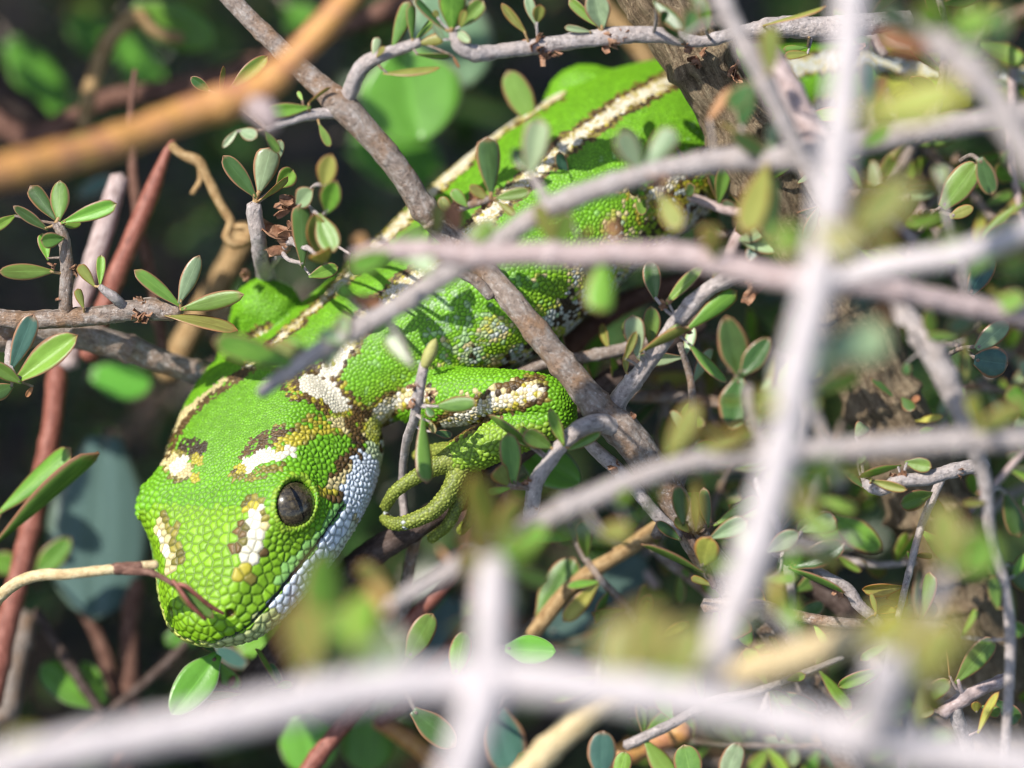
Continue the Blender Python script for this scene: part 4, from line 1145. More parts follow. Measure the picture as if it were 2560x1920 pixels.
b.at('z2').leaves((700, 800, 820, 480, 110, 'p', 640, 700), (560, 790, 65, 640, 150, 'b', 650, 720), (640, 780, 380, 660, 110, 'o', 640, 640), (580, 700, 480, 640, 90, 'b', 640, 600), (900, 640, 640, 620, 100, 'p', 660, 700), (820, 410, 1010, 440, 80, 'r', 670, 640), (1180, 790, 1035, 590, 120, 'p', 690, 640), (400, 780, 370, 640, 50, 'r', 660, 690), (860, 420, 760, 340, 80, 'b', 640, 660))
b.at('r1').leaves((580, 1020, 310, 840, 120, 'd', 740, 800), (575, 1010, 610, 780, 95, 'p', 740, 760), (390, 830, 440, 510, 160, 'd', 640, 600), (180, 780, 330, 560, 60, 'r', 640, 620), (560, 1010, 250, 760, 70, 'o', 700, 640), (1180, 930, 1365, 820, 105, 'g', 800, 850), (1210, 700, 1335, 480, 62, 'r', 620, 560), (1220, 680, 1225, 370, 95, 't', 760, 800), (560, 1060, 420, 1500, 190, 'o', 760, 900), (590, 1050, 560, 1560, 150, 'd', 720, 700))
b.at('z3').dried(1580, 760, 110, n=5)

b = B('shrub_branch', 'blurred pinkish twig lying level across the middle of the gecko', 'n',
      [(880, 640, 14, 960), (960, 627, 24, 960), (1050, 628, 30, 960), (1111, 632, 30, 960), (1220, 640, 31, 960), (1331, 634, 30, 960), (1440, 640, 33, 960), (1539, 634, 31, 960), (1713, 640, 33, 960), (1852, 674, 35, 970), (2013, 706, 36, 980), (2120, 705, 34, 960), (2207, 721, 32, 940), (2338, 748, 29, 900), (2490, 778, 28, 860), (2650, 800, 27, 820)], 'pink', sides=16, step=11)
b.at('z3').leaves((260, 1110, 40, 1195, 110, 'b', 980, 1030), (330, 1140, 480, 1180, 110, 'p', 970, 1000), (270, 1060, 440, 990, 80, 'g', 950, 950), (130, 1090, 80, 1020, 70, 'r', 900, 900), (1330, 1130, 1300, 1420, 160, 'b', 960, 1000), (1300, 1120, 1240, 1260, 80, 'o', 950, 930), (1880, 1130, 1850, 960, 110, 'o', 980, 1020), (1400, 1040, 1340, 940, 80, 'r', 950, 950), (680, 1070, 760, 960, 90, 'g', 950, 920))
b.at('r1').leaves((200, 1640, 180, 1430, 120, 'o', 980, 1020), (260, 1640, 255, 1470, 30, 'r', 960, 960))
b.at('r2').leaves((430, 110, 440, -30, 110, 'o', 1000, 1060), (1500, 280, 1180, 380, 80, 't', 900, 880), (1380, 330, 1440, 480, 100, 'r', 900, 880), (1990, 410, 2230, 320, 120, 'b', 860, 900), (2000, 420, 1760, 520, 110, 'd', 840, 800))

b = B('shrub_branch', 'thick pale blurred twig standing upright in the foreground at right', 'n',
      [(2140, -80, 40, 2000), (2130, 0, 41, 2000), (2118, 174, 42, 2000), (2100, 347, 43, 2000), (2072, 555, 44, 2000), (2037, 741, 45, 2000), (1990, 926, 44, 2000), (1956, 1111, 43, 2000), (1910, 1296, 44, 2000), (1863, 1447, 45, 2000), (1820, 1560, 42, 2000), (1780, 1680, 38, 2050)], 'white', sides=18, step=16)
b.at('r1').leaves((1150, 760, 1830, 560, 210, 'y', 2050, 2150), (1100, 1500, 1500, 1120, 230, 'o', 2050, 2100), (700, 1640, 770, 1430, 150, 'b', 2000, 1800), (870, 1450, 1150, 1650, 160, 'o', 2050, 2100))
b.at('r2').leaves((1000, 650, 1450, 560, 210, 'p', 1950, 1900), (940, 870, 1150, 630, 120, 'p', 1950, 1800), (850, 80, 830, -60, 150, 'b', 1950, 1900), (760, 880, 700, 1020, 110, 'y', 2000, 2050), (870, 1440, 1140, 1270, 120, 'b', 1950, 1900), (860, 1570, 990, 1470, 125, 'y', 1980, 2000), (720, 1180, 360, 1160, 90, 'o', 1900, 1700))

b = B('shrub_branch', 'pale blurred twig slanting out through the upper right corner', 'n',
      [(2290, 60, 26, 1550), (2340, 95, 34, 1560), (2376, 132, 38, 1570), (2420, 170, 38, 1580), (2477, 233, 38, 1600), (2536, 330, 38, 1620), (2600, 440, 36, 1640)], 'grey', sides=16, step=13)
b.at('r1').leaves((1500, 200, 1270, 10, 140, 'p', 1600, 1700), (1590, 190, 1630, -30, 165, 'b', 1580, 1640), (1700, 190, 2030, 90, 130, 'b', 1580, 1640), (2030, 330, 2070, 40, 140, 'd', 1560, 1500), (1680, 250, 1540, 160, 110, 'r', 1540, 1500), (1800, 350, 1950, 230, 110, 'p', 1560, 1600), (1700, 330, 1230, 230, 90, 'r', 1500, 1500), (1560, 210, 1430, 210, 100, 'g', 1560, 1600), (1950, 480, 2080, 380, 100, 'o', 1560, 1540))

b = B('shrub_branch', 'grey twig leaning from the top edge towards the junction by the trunk', 'n',
      [(1780, -70, 24, 900), (1817, 23, 25, 900), (1850, 90, 25, 900), (1887, 155, 25, 900), (1918, 218, 24, 890), (1972, 330, 23, 870), (2019, 420, 22, 850), (2060, 500, 20, 820)], 'grey', sides=16, step=10)
b.at('r1').leaves((575, 480, 580, 150, 140, 'o', 930, 960), (480, 530, 300, 700, 150, 'd', 880, 840), (120, 60, 90, -60, 100, 'd', 800, 780), (20, 250, 90, 60, 130, 'd', 760, 700))
b = B('shrub_branch', 'stout pale brown twig with a blue grey shadowed side by the trunk', 'n',
      [(1925, 120, 24, 420), (1949, 171, 28, 430), (1988, 249, 31, 440), (2042, 350, 32, 450), (2080, 410, 30, 450), (2110, 470, 26, 440)], 'pink', sides=16, step=9)
b.side([(2050, 360, 20), (1990, 372, 22, 460), (1940, 376, 20, 460)], 'grey')
b = B('shrub_branch', 'pale blurred twig rising to the right edge above the level orange brown one', 'n',
      [(2090, 700, 20, 1350), (2186, 674, 30, 1380), (2250, 660, 31, 1400), (2340, 645, 31, 1430), (2446, 622, 30, 1460), (2600, 560, 29, 1500)], 'white', sides=16, step=12)
b.at('r2').leaves((1950, 70, 2250, -60, 190, 'o', 1460, 1500), (2040, 60, 2230, 160, 150, 'b', 1440, 1480), (1800, 90, 1750, -60, 130, 'b', 1420, 1450), (1480, 130, 1360, 0, 120, 'o', 1380, 1400))
b = B('shrub_branch', 'long blurred lilac twig rising gently from under the hand to the right edge', 'n',
      [(960, 1520, 12, 1050), (995, 1499, 20, 1050), (1120, 1430, 25, 1050), (1215, 1375, 28, 1050), (1329, 1317, 28, 1060), (1394, 1282, 28, 1070), (1503, 1235, 29, 1080), (1640, 1180, 27, 1090), (1740, 1152, 27, 1100), (1870, 1140, 28, 1110), (2000, 1130, 28, 1120), (2114, 1122, 30, 1130), (2350, 1105, 31, 1150), (2430, 1100, 32, 1160), (2620, 1095, 32, 1170)], 'grey', sides=16, step=12)
b.at('m').leaves((690, 690, 440, 475, 115, 'o', 1060, 1100), (1290, 525, 1575, 590, 110, 'b', 900, 940), (1160, 400, 1150, 60, 120, 'g', 1060, 1120), (1230, 400, 1380, 70, 130, 'o', 1080, 1150), (1250, 430, 1150, 330, 100, 'g', 1060, 1000), (1300, 450, 1560, 260, 150, 'b', 1080, 1150), (1220, 330, 1110, -60, 170, 'y', 1150, 1300), (1240, 480, 1010, 470, 110, 'o', 1080, 1160), (980, 480, 910, 385, 36, 'r', 900, 880))
b.at('r3').leaves((960, 1010, 1010, 900, 110, 'b', 1080, 1120), (820, 1200, 1060, 1160, 150, 'o', 1100, 1150), (600, 1180, 790, 1160, 120, 'p', 1000, 980), (1000, 1130, 1210, 1010, 80, 'g', 1060, 1000), (480, 1150, 640, 1250, 90, 'b', 1040, 1000), (1240, 800, 1200, 1000, 60, 'b', 1060, 1000), (1480, 780, 1500, 1180, 50, 'o', 1080, 1000))
b.at('r2').leaves((150, 1270, 330, 930, 140, 'o', 1100, 1160), (280, 1220, 270, 990, 140, 'g', 1090, 1100), (350, 1220, 630, 1150, 80, 'o', 1110, 1160), (1900, 1130, 2240, 930, 120, 'o', 1170, 1250), (1960, 1080, 1900, 880, 80, 'y', 1150, 1180), (480, 1240, 640, 1050, 110, 'o', 1110, 1200))
b.leaves((660, 1020, 740, 930, 70, 't', 700, 650))

b = B('shrub_branch', 'thick whitish blurred stem rising from the bottom edge to a leafy fork', 'n',
      [(1110, 2020, 46, 2500), (1150, 1920, 47, 2470), (1177, 1840, 48, 2430), (1215, 1730, 50, 2340), (1225, 1650, 45, 2180), (1228, 1560, 44, 2000), (1234, 1443, 42, 1850), (1240, 1370, 30, 1750)], 'white', sides=18, step=16)
b.at('m').leaves((1150, 780, 990, 875, 56, 'p', 1700, 1500), (1230, 480, 1100, 260, 140, 'y', 1800, 1900), (1260, 470, 1420, 330, 150, 'b', 1800, 1900), (1200, 520, 1050, 560, 120, 'o', 1800, 1850))
b = B('shrub_branch', 'long whitish blurred stem bowing along the bottom of the thicket', 'n',
      [(-60, 1945, 40, 2350), (60, 1898, 44, 2350), (347, 1840, 46, 2350), (520, 1806, 48, 2350), (694, 1768, 50, 2350), (926, 1724, 51, 2330), (1227, 1702, 54, 2300), (1400, 1710, 50, 2330), (1504, 1724, 49, 2350), (1736, 1753, 48, 2380), (1967, 1805, 50, 2400), (2199, 1855, 54, 2420), (2420, 1890, 50, 2440), (2640, 1925, 48, 2460)], 'white', sides=18, step=18)
b.at('r4').side([(1360, 1480, 58), (1390, 1350, 62, 2480), (1420, 1200, 56, 2550), (1440, 1080, 44, 2620)], 'white')
b.at('m').leaves((150, 1130, 110, 720, 200, 'o', 2150, 1900), (260, 1100, 240, 420, 170, 'b', 1900, 1500), (300, 1080, 330, 720, 180, 'g', 1900, 1700), (430, 1100, 500, 640, 160, 'b', 2000, 1800), (520, 1100, 680, 900, 170, 'p', 2200, 2100), (380, 1120, 600, 1000, 200, 'p', 2250, 2200), (620, 780, 500, 620, 130, 'r', 1700, 1600))
b.at('r4').leaves((150, 1200, 120, 820, 220, 'b', 2300, 2200), (0, 1180, 30, 700, 220, 'o', 2300, 2250), (220, 1180, 320, 800, 200, 'o', 2300, 2300), (-150, 1180, -110, 800, 190, 'o', 2280, 2200), (1300, 1480, 1750, 900, 260, 'o', 2450, 2500), (1500, 1200, 1850, 800, 240, 'o', 2500, 2550), (1300, 980, 1560, 740, 200, 'y', 2450, 2500), (350, 1350, 520, 1480, 160, 'o', 2350, 2300), (1760, 500, 2060, 340, 230, 'b', 1700, 1700), (1800, 560, 1720, 120, 180, 'o', 1700, 1700))
b.at('bl').leaves((250, 1480, 120, 1200, 230, 'y', 2350, 2300))
b = B('dead_leaf', 'curled straw coloured dead leaf hanging blurred low in the foreground', 'r4',
      [(1440, 850, 26, 1650), (1250, 905, 38, 1650), (1050, 970, 42, 1650), (850, 1040, 46, 1650), (650, 1090, 44, 1650), (450, 1135, 18, 1650)], 'straw', cat='dead leaf', sides=14, step=14, rough=0.03, lump=0.15, knots=False)

# ------------------------------------------------------------------ stems and leaves behind
b = B('shrub_branch', 'weathered grey branch under the gecko\'s chin gripped by its toes', 'n',
      [(540, 1815, 38, -330), (615, 1725, 36, -310), (741, 1580, 36, -280), (850, 1460, 36, -250), (940, 1378, 35, -210), (1040, 1315, 34, -170), (1140, 1250, 33, -165), (1240, 1170, 33, -170), (1330, 1100, 33, -190), (1450, 1010, 33, -250), (1600, 900, 32, -330), (1750, 800, 30, -420)], 'dark', sides=16, step=10, rough=0.08, fibre=0.1)
b.side([(1050, 1310, 15), (1030, 1380, 16, -260), (1020, 1450, 16, -300), (1010, 1560, 14, -340)], 'brown')
b.at('bl').leaves((1930, 880, 1755, 610, 60, 'g', -200, -150), (1960, 870, 1860, 700, 60, 'd', -210, -190), (1910, 880, 2035, 850, 75, 'b', -190, -150))
b = B('shrub_twig', 'short stalk under the snout bearing a bright rounded leaf', 'bl',
      [(1720, 960, 8, -300), (1640, 925, 9, -280), (1560, 890, 8, -250), (1510, 870, 6, -230)], 'rufous', sides=10, step=6)
b.leaves((1500, 660, 1180, 1085, 250, 'B!', -150, -110), (1500, 700, 1640, 920, 150, 'b', -230, -260), (1490, 640, 1385, 550, 70, 'd', -190, -160), (1660, 930, 1400, 950, 70, 'o', -230, -200))
b.bud(1590, 870, 1620, 800, 20, 'red')

def stem(label, view, pts, bk, z, name='bare_branch', **k):
    return B(name, label, view, pts, bk, z=z, cat='branch', sides=14, step=14, **k)
stem('reddish stem standing at the left edge behind the crossed leaves', 'z6', [(250, -80, 24), (232, 60, 25), (205, 300, 26), (130, 650, 27), (60, 950, 28), (10, 1150, 30), (-40, 1400, 30)], 'red', -480)
b = stem('slender side stem carrying two long crossed leaves at the left edge', 'z6', [(-120, 900, 8, -300), (-60, 800, 8, -280), (-20, 700, 7, -260)], 'tan', -280)
b.leaves((-10, 625, 300, 355, 78, 'b', -240, -200), (-15, 745, 405, 360, 62, 'g', -250, -170))
stem('pale stub with a cut end behind the orange stem', 'z4', [(735, 1090, 25), (700, 1200, 26), (640, 1400, 27), (560, 1660, 27), (470, 1950, 27), (420, 2250, 26)], 'pink', -420)
stem('pink stem tapering to a red tip behind the orange stem', 'z4', [(1060, 860, 9), (1000, 1000, 14), (930, 1180, 22), (840, 1400, 23), (720, 1680, 24), (620, 1950, 24), (540, 2200, 24)], 'red', -390)
stem('thin dark purple stem between the two pink stems', 'z4', [(830, 430, 6), (805, 700, 8), (815, 1000, 12), (850, 1350, 13), (910, 1620, 14), (960, 1900, 15), (1010, 2200, 15)], 'rufous', -560)
b = stem('crooked tan twig ending in a small curl below the orange stem', 'z4', [(1050, 890, 11), (1120, 950, 12), (1215, 990, 14), (1270, 1080, 12), (1350, 1250, 12), (1420, 1370, 12), (1390, 1450, 13), (1440, 1500, 14), (1520, 1470, 13), (1530, 1400, 12), (1440, 1395, 10)], 'tan', -330)
b.side([(1230, 1030, 8), (1230, 1110, 8), (1180, 1190, 7)], 'tan')
stem('olive tan stem blurred behind the gecko\'s forelimb', 'z5', [(1720, 480, 30), (1600, 700, 31), (1480, 900, 31), (1300, 1200, 30), (1150, 1500, 30)], 'tan', -800)
stem('arched tan twig in the dim upper left', 'z4', [(520, 780, 18), (540, 620, 19), (600, 400, 20), (690, 220, 21), (850, 100, 20), (960, 190, 16), (1120, 240, 14)], 'tan', -900)
stem('dull red brown twig running level across the dim upper left', 'z4', [(420, 760, 22), (640, 620, 24), (900, 570, 26), (1180, 530, 28), (1500, 420, 28), (1850, 260, 27), (2260, 110, 26), (2600, 40, 24)], 'rufous', -1100)
stem('grey brown mass of old stem at the far left behind the orange stem', 'z4', [(-80, 700, 40), (200, 850, 36), (400, 760, 32), (540, 700, 26)], 'rufous', -1000)
stem('thick brown stem at the left rim in shade', 'z4', [(-100, 500, 44), (60, 620, 42), (180, 700, 40), (330, 900, 38)], 'dark', -1300)
b = stem('dark upright stem below the snout crossed by a darker twig', 'bl', [(960, 150, 20), (910, 300, 22), (895, 550, 23), (890, 800, 25), (900, 1050, 26), (860, 1350, 27), (840, 1600, 27)], 'rufous', -800)
stem('thin dark twig slanting across the upright stem below the snout', 'bl', [(1290, 570, 11), (1180, 690, 12), (1000, 850, 13), (800, 1020, 14), (600, 1160, 15), (380, 1330, 16), (150, 1500, 17)], 'dark', -650)
stem('dim brown twig leaning from the glaucous leaf tip', 'bl', [(480, 250, 10), (620, 420, 14), (720, 640, 17), (800, 900, 16), (850, 1040, 14)], 'rufous', -850)
stem('dark twig crossing the low left leaf pair', 'bl', [(250, 350, 13), (400, 600, 14), (560, 850, 13), (700, 1060, 13)], 'dark', -600)
stem('thick grey stem at the lower left edge', 'bl', [(170, 380, 30), (120, 600, 34), (60, 850, 36), (20, 1150, 38), (-20, 1500, 40)], 'brown', -700)
stem('red stem slanting in front of two rounded leaves at the bottom', 'm', [(110, 1750, 23), (200, 1620, 23), (330, 1450, 22), (450, 1300, 22), (600, 1060, 22), (700, 880, 21), (800, 760, 20), (900, 660, 19), (1000, 540, 18), (1080, 400, 17)], 'red', -330)
stem('second red stem parallel to it and higher', 'm', [(560, 1400, 14), (700, 1300, 15), (880, 1080, 16), (1000, 930, 16), (1100, 800, 15)], 'red', -500)
stem('orange brown stem lying low behind the whitish forked stem', 'm', [(560, 1380, 22), (700, 1470, 24), (820, 1560, 25), (960, 1700, 26)], 'orange', -600)
stem('tan stem blurred low right of the whitish forked stem', 'm', [(1350, 1760, 34), (1480, 1620, 36), (1600, 1500, 36), (1750, 1370, 34), (1950, 1250, 30), (2150, 1150, 26)], 'straw', 600)
stem('orange brown stem under the tan one at the bottom', 'm', [(1850, 1640, 30), (2000, 1570, 30), (2180, 1500, 30), (2350, 1440, 28)], 'orange', -400)
stem('tan stem rising behind the dark leaf right of the lilac twig', 'm', [(1450, 900, 19), (1600, 700, 21), (1750, 560, 21), (2020, 380, 21), (2250, 220, 20)], 'tan', -330)
stem('curved dark stem arching behind the glossy spoon leaf', 'r4', [(760, 640, 20), (850, 570, 26), (980, 610, 28), (1120, 690, 28), (1230, 800, 26), (1300, 960, 24)], 'dark', -350)
stem('pink brown stem upright under the arched stem', 'r4', [(1000, 720, 22), (1000, 900, 24), (1020, 1150, 28), (1060, 1400, 32), (1080, 1750, 34)], 'tan', -700)
stem('dull tan stem blurred at the right behind small leaves', 'r4', [(1500, 1000, 36), (1640, 1150, 38), (1780, 1320, 38), (1950, 1560, 38)], 'brown', -500)
stem('grey brown stem level behind the twig by the elbow', 'r2', [(-150, 870, 15), (0, 900, 16), (180, 905, 16), (360, 925, 15), (600, 960, 14)], 'brown', -420)
stem('reddish stem in shade below the gecko\'s belly', 'n', [(1390, 900, 26), (1430, 860, 28), (1500, 800, 28), (1600, 740, 26), (1760, 690, 24)], 'rufous', -520)
stem('brown twig at the top behind the budding leaves', 'n', [(640, 170, 26), (760, 100, 26), (900, 50, 26), (1020, 0, 24), (1120, -60, 22)], 'rufous', -1000)
stem('pale brown stem leaning behind the dried flowers at the top', 'n', [(1440, -60, 22), (1520, 30, 24), (1590, 110, 24), (1700, 260, 22)], 'tan', -900)

# broad leaves of a second plant, each on its own stalk
def broad(label, view, b0, t0, w, kind, z, stalk=None, roll=None, dz=0):
    vx, vy, vs = VIEWS[view]
    bx, by = vx + b0[0] / vs, vy + b0[1] / vs; tx, ty = vx + t0[0] / vs, vy + t0[1] / vs
    bb, tt = cam_pt(bx, by, z), cam_pt(tx, ty, z + dz)
    base = to_world(bb)
    root = tag(empty('broad_leaf', base), label, 'leaf', 'broad leaves behind the gecko')
    place_leaf(root, base, bb, tt, w / vs, kind, broad=True, roll=roll if roll is not None else random.uniform(-0.25, 0.25), name='blade')
    d = (bb - tt).normalized()
    e = bb + d * 45 + Vector((random.uniform(-40, 40), random.uniform(-40, 40), -280))
    path = catmull([(*(bb - d * 8), 5), (*((bb + e) / 2 + Vector((0, 10, 20))), 6), (*e, 8)], 14)
    V_, F_, U_ = tube(path, 8, 0.04, 0.04)
    mesh_obj('stalk', V_, F_, BARK['brown'], root, base, U_)
broad('broad grey green leaf pointing down beside the snout', 'z6', (425, 330), (385, 1070), 440, 'w', -850, dz=60)
broad('broad bright green leaf behind the fork of the slanting branch', 'z7', (380, 300), (500, 890), 680, 'B', -820, roll=0.1)
broad('broad pale green leaf above the bright one under the flowering twig', 'z7', (560, -60), (800, 540), 560, 'W', -980, roll=-0.15)
broad('broad green leaf half hidden in the dim top left', 'z4', (820, 60), (1330, 270), 120, 'B', -1000)
broad('dark rounded leaf in the dim top left corner', 'z4', (420, 100), (720, 330), 260, 'B', -1700)
broad('dark leaf under the arched tan twig', 'z4', (1000, 560), (700, 200), 230, 'B', -1600)
broad('long green leaf hanging in the dim left corner', 'z4', (60, 250), (400, 700), 180, 'B', -1500)
broad('round green leaf behind the orange stem\'s top', 'z4', (1750, 40), (2000, 260), 260, 'B', -1400)
broad('dark green leaf deep below the slanting branch', 'z3', (60, 560), (520, 700), 330, 'B', -1500)
broad('dim teal leaf behind the leaf rosette', 'z4', (480, 1200), (700, 1080), 130, 't', -1100)
broad('dim green leaf below the level brown branch', 'z5', (640, 1480), (1050, 1560), 280, 'B', -1000)
broad('green leaf left of the pair at the lower left', 'bl', (700, 1000), (270, 720), 270, 'B', -620, roll=0.3)
broad('narrow green leaf right of the pair at the lower left', 'bl', (720, 1000), (560, 700), 130, 'B', -700, roll=-0.5)
broad('small green leaf beside the red stem at left', 'z6', (150, 870), (290, 720), 100, 'b', -650)
broad('small green leaf in shade at the left edge', 'z6', (70, 850), (-30, 800), 110, 'b', -700)
broad('dim green leaf just under the chin', 'bl', (1650, 620), (2000, 480), 260, 'B', -620)
broad('dim green leaf behind the snout tip', 'bl', (1150, 560), (1420, 480), 190, 'B', -800)
broad('teal leaf with a bright rim behind the chin', 'bl', (1480, 600), (1720, 740), 130, 't', -520)
broad('round green leaf left of the slanting red stem at the bottom', 'm', (120, 1340), (200, 1700), 350, 'B', -620, roll=0.1)
broad('round green leaf right of the slanting red stem at the bottom', 'm', (520, 1330), (500, 1690), 330, 'B', -700, roll=-0.1)
broad('broad grey teal leaf behind the lower red stem', 'm', (1000, 680), (900, 1120), 280, 'w', -700)
broad('green leaf with dark margin beside the red stem', 'm', (740, 1020), (885, 765), 150, 'g', -150, roll=0.2)
broad('upright green leaf against the whitish stem', 'm', (1010, 1120), (1065, 865), 120, 'b', -100)
broad('broad leaf with a pale tip right of the whitish stem', 'm', (1300, 970), (1595, 990), 175, 'B', -60)
broad('dark folded leaf below the whitish stem fork', 'm', (770, 1330), (1020, 1540), 120, 'd', -120)
broad('dark green leaf hanging under the lilac twig', 'm', (1500, 790), (1700, 440), 170, 'g', -330)
broad('pale glaucous leaf beyond the tan stem', 'm', (1560, 880), (2120, 430), 260, 'w', -650)
broad('dark teal leaf deep under the lilac twig', 'm', (1480, 900), (2000, 650), 200, 't', -800)
broad('blue green leaf low behind the whitish stem', 'm', (1250, 1320), (1330, 1700), 260, 't', -400)
broad('dark blue leaf at the bottom beside the orange stem', 'm', (1850, 1700), (1860, 1440), 170, 't', -250)
broad('small bright leaf tip at the bottom beside the orange stem', 'm', (1950, 1720), (1990, 1560), 110, 'b', -100)
broad('bright sunlit leaf behind the spoon shaped leaf', 'r4', (1120, 220), (1400, 410), 150, 'b', -320)
broad('bright sunlit leaf under the other behind the spoon leaf', 'r4', (1050, 290), (1260, 390), 110, 'b', -380)
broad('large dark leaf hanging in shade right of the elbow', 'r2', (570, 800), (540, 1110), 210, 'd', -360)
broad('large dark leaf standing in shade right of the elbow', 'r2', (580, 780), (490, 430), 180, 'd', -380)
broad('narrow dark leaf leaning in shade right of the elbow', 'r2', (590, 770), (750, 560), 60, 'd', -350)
broad('bright round leaf behind the short stub below the elbow', 'r3', (280, 620), (700, 860), 300, 'B', -260)
broad('round dark teal leaf at the right edge', 'r2', (1930, 690), (2125, 720), 190, 't', 0)
broad('pale speckled leaf above the round teal one', 'r2', (1940, 625), (2130, 470), 90, 'p', 60)
broad('teal leaf in shade under the rising pale twig', 'r2', (1900, 310), (2040, 80), 130, 't', 0)
broad('sharp green leaf left of the upper right twig', 'r1', (1690, 1330), (1915, 1035), 150, 'g', 60)
broad('olive leaf at the foot of the sharp green leaf', 'r1', (1740, 1395), (1890, 1330), 60, 'o', 80)
broad('dark leaf in front of the black gap at upper right', 'r1', (1930, 1020), (2010, 1260), 100, 'd', 200)
broad('green leaf at the bottom edge left of the dark blue leaf', 'r4', (300, 1750), (250, 1520), 165, 'g', 60)
broad('pale green leaf at the bottom edge', 'r4', (480, 1750), (570, 1510), 135, 'p', 160)

broad('dark narrow leaf with a brown tip poking up behind the gecko\'s back', 'z3', (960, 440), (838, 190), 105, 'g', -420)

# ------------------------------------------------------------------ more leafy twigs of the thicket
def free_twig(label, group, x, y, z, ang, ln, r, bk, nl, kinds, lnr=(70, 120), dz=0.0):
    pts = []
    a = ang
    zz = z
    for i in range(6):
        pts.append((x, y, r * (1 - 0.09 * i), zz))
        a += random.uniform(-0.28, 0.28)
        x += math.cos(a) * ln / 5; y += math.sin(a) * ln / 5; zz += dz / 5 + random.uniform(-40, 40)
    b = Branch('shrub_twig', label, 'n', pts, bk, cat='twig', group=group, sides=10, step=16)
    b.pairs(nl, lnr, kinds=kinds)
    return b
MARKS = [((1900, 560), 'behind the old trunk'), ((2100, 300), 'behind the upright pale twig'), ((2350, 200), 'near the gecko\'s tail'), ((2450, 650), 'under the rising pale twig'),
         ((1700, 800), 'by the twig beside the elbow'), ((2000, 950), 'in the gap left of the trunk\'s foot'), ((2450, 1000), 'behind the thin hanging twig'), ((1600, 1250), 'below the elbow branch'),
         ((1400, 1450), 'under the long lilac twig'), ((2000, 1350), 'round the spoon shaped leaf'), ((2300, 1300), 'against the fibrous trunk foot'), ((1750, 1600), 'left of the straw coloured dead leaf'),
         ((2100, 1650), 'behind the straw coloured dead leaf'), ((2450, 1600), 'behind the russet twig'), ((2300, 1850), 'under the long whitish bottom stem'), ((1600, 1850), 'beneath the bowing whitish stem')]
BKN = {'grey': 'grey', 'brown': 'brown', 'pink': 'pinkish', 'rufous': 'red brown', 'dark': 'blackish'}
KN = {'ggbb': 'fresh green', 'gdtd': 'dark', 'pgpb': 'pale', 'oygb': 'yellowish', 'bgpo': 'mixed green'}
def where(x, y): return min(MARKS, key=lambda m: (m[0][0] - x) ** 2 + (m[0][1] - y) ** 2)[1]
MARKS2 = [((150, 150), 'behind the arched tan twig'), ((500, 350), 'behind the orange stem'), ((900, 250), 'behind the forked slanting branch'), ((200, 600), 'behind the pale cut stub'), ((700, 550), 'behind the leaf rosette'),
          ((200, 1000), 'below the thick brown branch'), ((250, 1300), 'behind the broad grey green leaf'), ((150, 1700), 'behind the low left leaf pair'), ((500, 1700), 'under the snout'), ((800, 1800), 'behind the two rounded leaves'),
          ((900, 1450), 'under the gecko\'s chin'), ((1200, 1650), 'behind the whitish forked stem'), ((1300, 1250), 'below the gecko\'s hand'), ((1200, 100), 'above the gecko\'s back'), ((1300, 900), 'under the gecko\'s belly')]
def where2(x, y): return min(MARKS2, key=lambda m: (m[0][0] - x) ** 2 + (m[0][1] - y) ** 2)[1]
random.seed(21)
for i in range(44):
    x, y = random.uniform(1450, 2600), random.uniform(100, 1900)
    if x < 1900 and y < 720: x += 480
    kinds = random.choice(list(KN)); bk = random.choice(['grey', 'brown', 'pink', 'brown'])
    a = random.uniform(0, 6.28); nl = random.randint(5, 8)
    lab = f'{BKN[bk]} twig with {KN[kinds]} leaves {where(x + math.cos(a) * 200, y + math.sin(a) * 200)}'
    free_twig(lab, 'leafy twigs crowding the right side', x, y, random.uniform(-900, -420) if i % 3 else random.uniform(-380, -60), a, random.uniform(350, 650), random.uniform(10, 19), bk, nl, kinds, (80, 140))
for i in range(18):
    x, y = random.uniform(-100, 1400), random.uniform(-100, 2000)
    bk = random.choice(['rufous', 'dark', 'brown', 'rufous'])
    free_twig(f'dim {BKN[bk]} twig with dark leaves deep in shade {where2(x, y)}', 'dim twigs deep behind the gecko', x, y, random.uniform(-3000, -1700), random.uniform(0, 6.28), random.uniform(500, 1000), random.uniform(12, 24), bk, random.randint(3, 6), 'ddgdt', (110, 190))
for i in range(9):
    x, y = random.uniform(1750, 2600), random.uniform(550, 1750)
    kinds = random.choice(['oygb', 'bgpo', 'ggbb'])
    free_twig(f'blurred twig with {KN[kinds]} leaves in front, {where(x, y)}', 'blurred leafy twigs close in front', x, y, random.uniform(700, 1500), random.uniform(0, 6.28), random.uniform(200, 350), random.uniform(9, 14), 'grey', random.randint(2, 4), kinds, (80, 130))

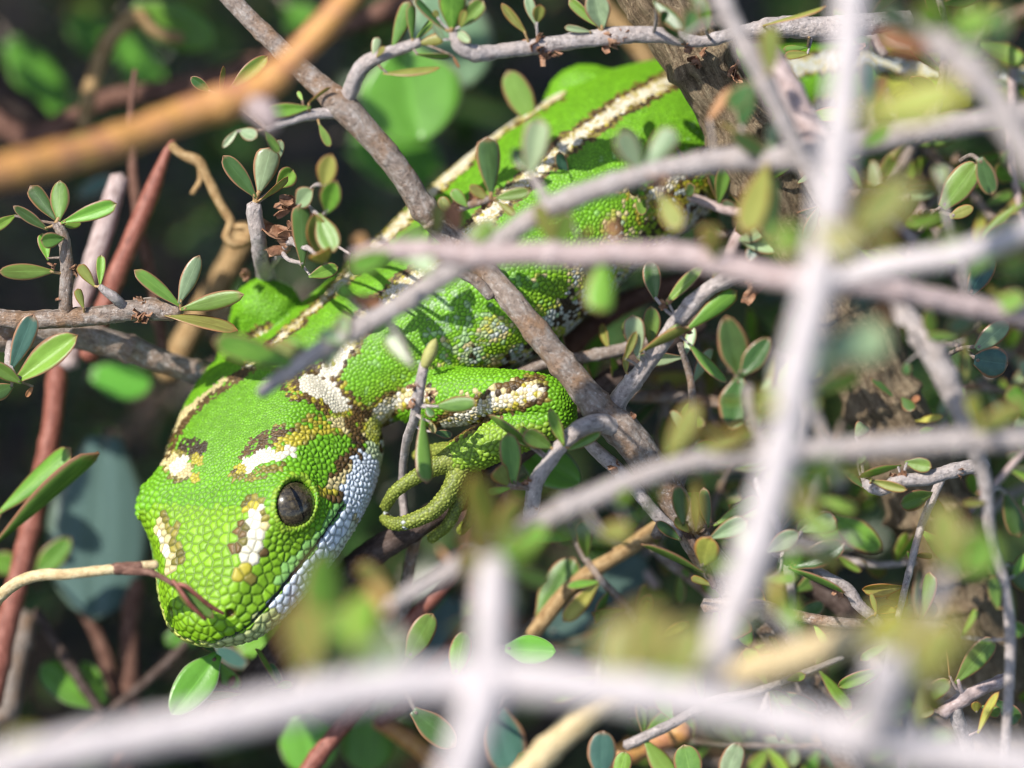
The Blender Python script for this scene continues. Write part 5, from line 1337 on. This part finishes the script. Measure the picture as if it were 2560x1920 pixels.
# ------------------------------------------------------------------ the rest of the shrub: uncountable small leaves and twigs behind, and added out of view to shade the background
def thicket():
    rg = np.random.default_rng(11)
    Vv, Ff, Aa = [], [], []
    def keep(p):
        x, y, z = p
        w = to_world((x, y, z))
        if w.z < 0.004: return False
        f = (DIST - z) / DIST
        px, py = x / f, y / f
        inview = abs(px) < 1420 and abs(py) < 1100
        if inview and z > -2300: return False
        # gap cut in the added foliage so the sun still reaches the gecko
        for zc in (-400.0, 200.0, 900.0):
            k = (z - zc) / SUN_C.z
            gx, gy = x - SUN_C.x * k, y - SUN_C.y * k
            if -1400 < gx < 1450 and -1100 < gy < 1050 and k > -200: return False
        return True
    n = 0
    tries = 0
    prof = [(0.0, 0.10), (0.3, 0.42), (0.62, 0.5), (0.88, 0.36), (1.0, 0.04)]
    while n < 24000 and tries < 200000:
        tries += 1
        z = rg.uniform(-4600, 300)
        p = np.array((rg.uniform(-5200, 4600), rg.uniform(-3800, 6200), z))
        if not keep(p): continue
        n += 1
        d = rg.normal(size=3); d /= np.linalg.norm(d)
        u = np.cross(d, rg.normal(size=3)); u /= np.linalg.norm(u)
        nn = np.cross(u, d)
        L = rg.uniform(110, 240); w = L * rg.uniform(0.4, 0.6)
        b0 = len(Vv)
        for t_, hw_ in prof:
            for s_ in (-1, 0, 1):
                Vv.append(p + d * L * t_ + u * (s_ * hw_ * w) + nn * (abs(s_) * w * 0.1 + 0.1 * L * t_ * t_))
                Aa.append((1 - abs(s_) * 0.9, t_, 0, 1))
        for i in range(4):
            for k in range(2):
                a = b0 + i * 3 + k
                Ff.append((a, a + 1, a + 4, a + 3))
    base = Vector((0, 0, 0))
    o = mesh_obj('shrub_shade_foliage', Vv, Ff, LEAF['d'], None, Vector((0, 0, 0)))
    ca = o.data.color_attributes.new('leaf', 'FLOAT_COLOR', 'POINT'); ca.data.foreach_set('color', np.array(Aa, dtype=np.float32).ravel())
    tag(o, 'dense small dark shrub leaves, added behind and out of view for shade', 'foliage', kind='stuff')
    # twigs
    Vv, Ff, UVv = [], [], []
    n = 0
    while n < 420:
        z = rg.uniform(-4400, 200)
        p = np.array((rg.uniform(-4800, 4300), rg.uniform(-3500, 5600), z))
        d = rg.normal(size=3); d /= np.linalg.norm(d)
        L = rg.uniform(400, 1500)
        q = p + d * L
        if not all(keep(p + (q - p) * s_) for s_ in (0, .2, .4, .6, .8, 1)): continue
        n += 1
        r = rg.uniform(10, 34)
        m_ = (p + q) / 2 + rg.normal(size=3) * L * 0.07
        V_, F_, U_ = tube(catmull([(*p, r), (*m_, r * 0.85), (*q, r * 0.6)], 120), 7, 0.05, 0.05)
        b0 = len(Vv); Vv += V_; UVv += U_; Ff += [tuple(i + b0 for i in f) for f in F_]
    o = mesh_obj('shrub_shade_twigs', Vv, Ff, BARK['dark'], None, Vector((0, 0, 0)), np.array(UVv))
    tag(o, 'dark tangle of dead shrub twigs, added behind and out of view for shade', 'twigs', kind='stuff')
thicket()
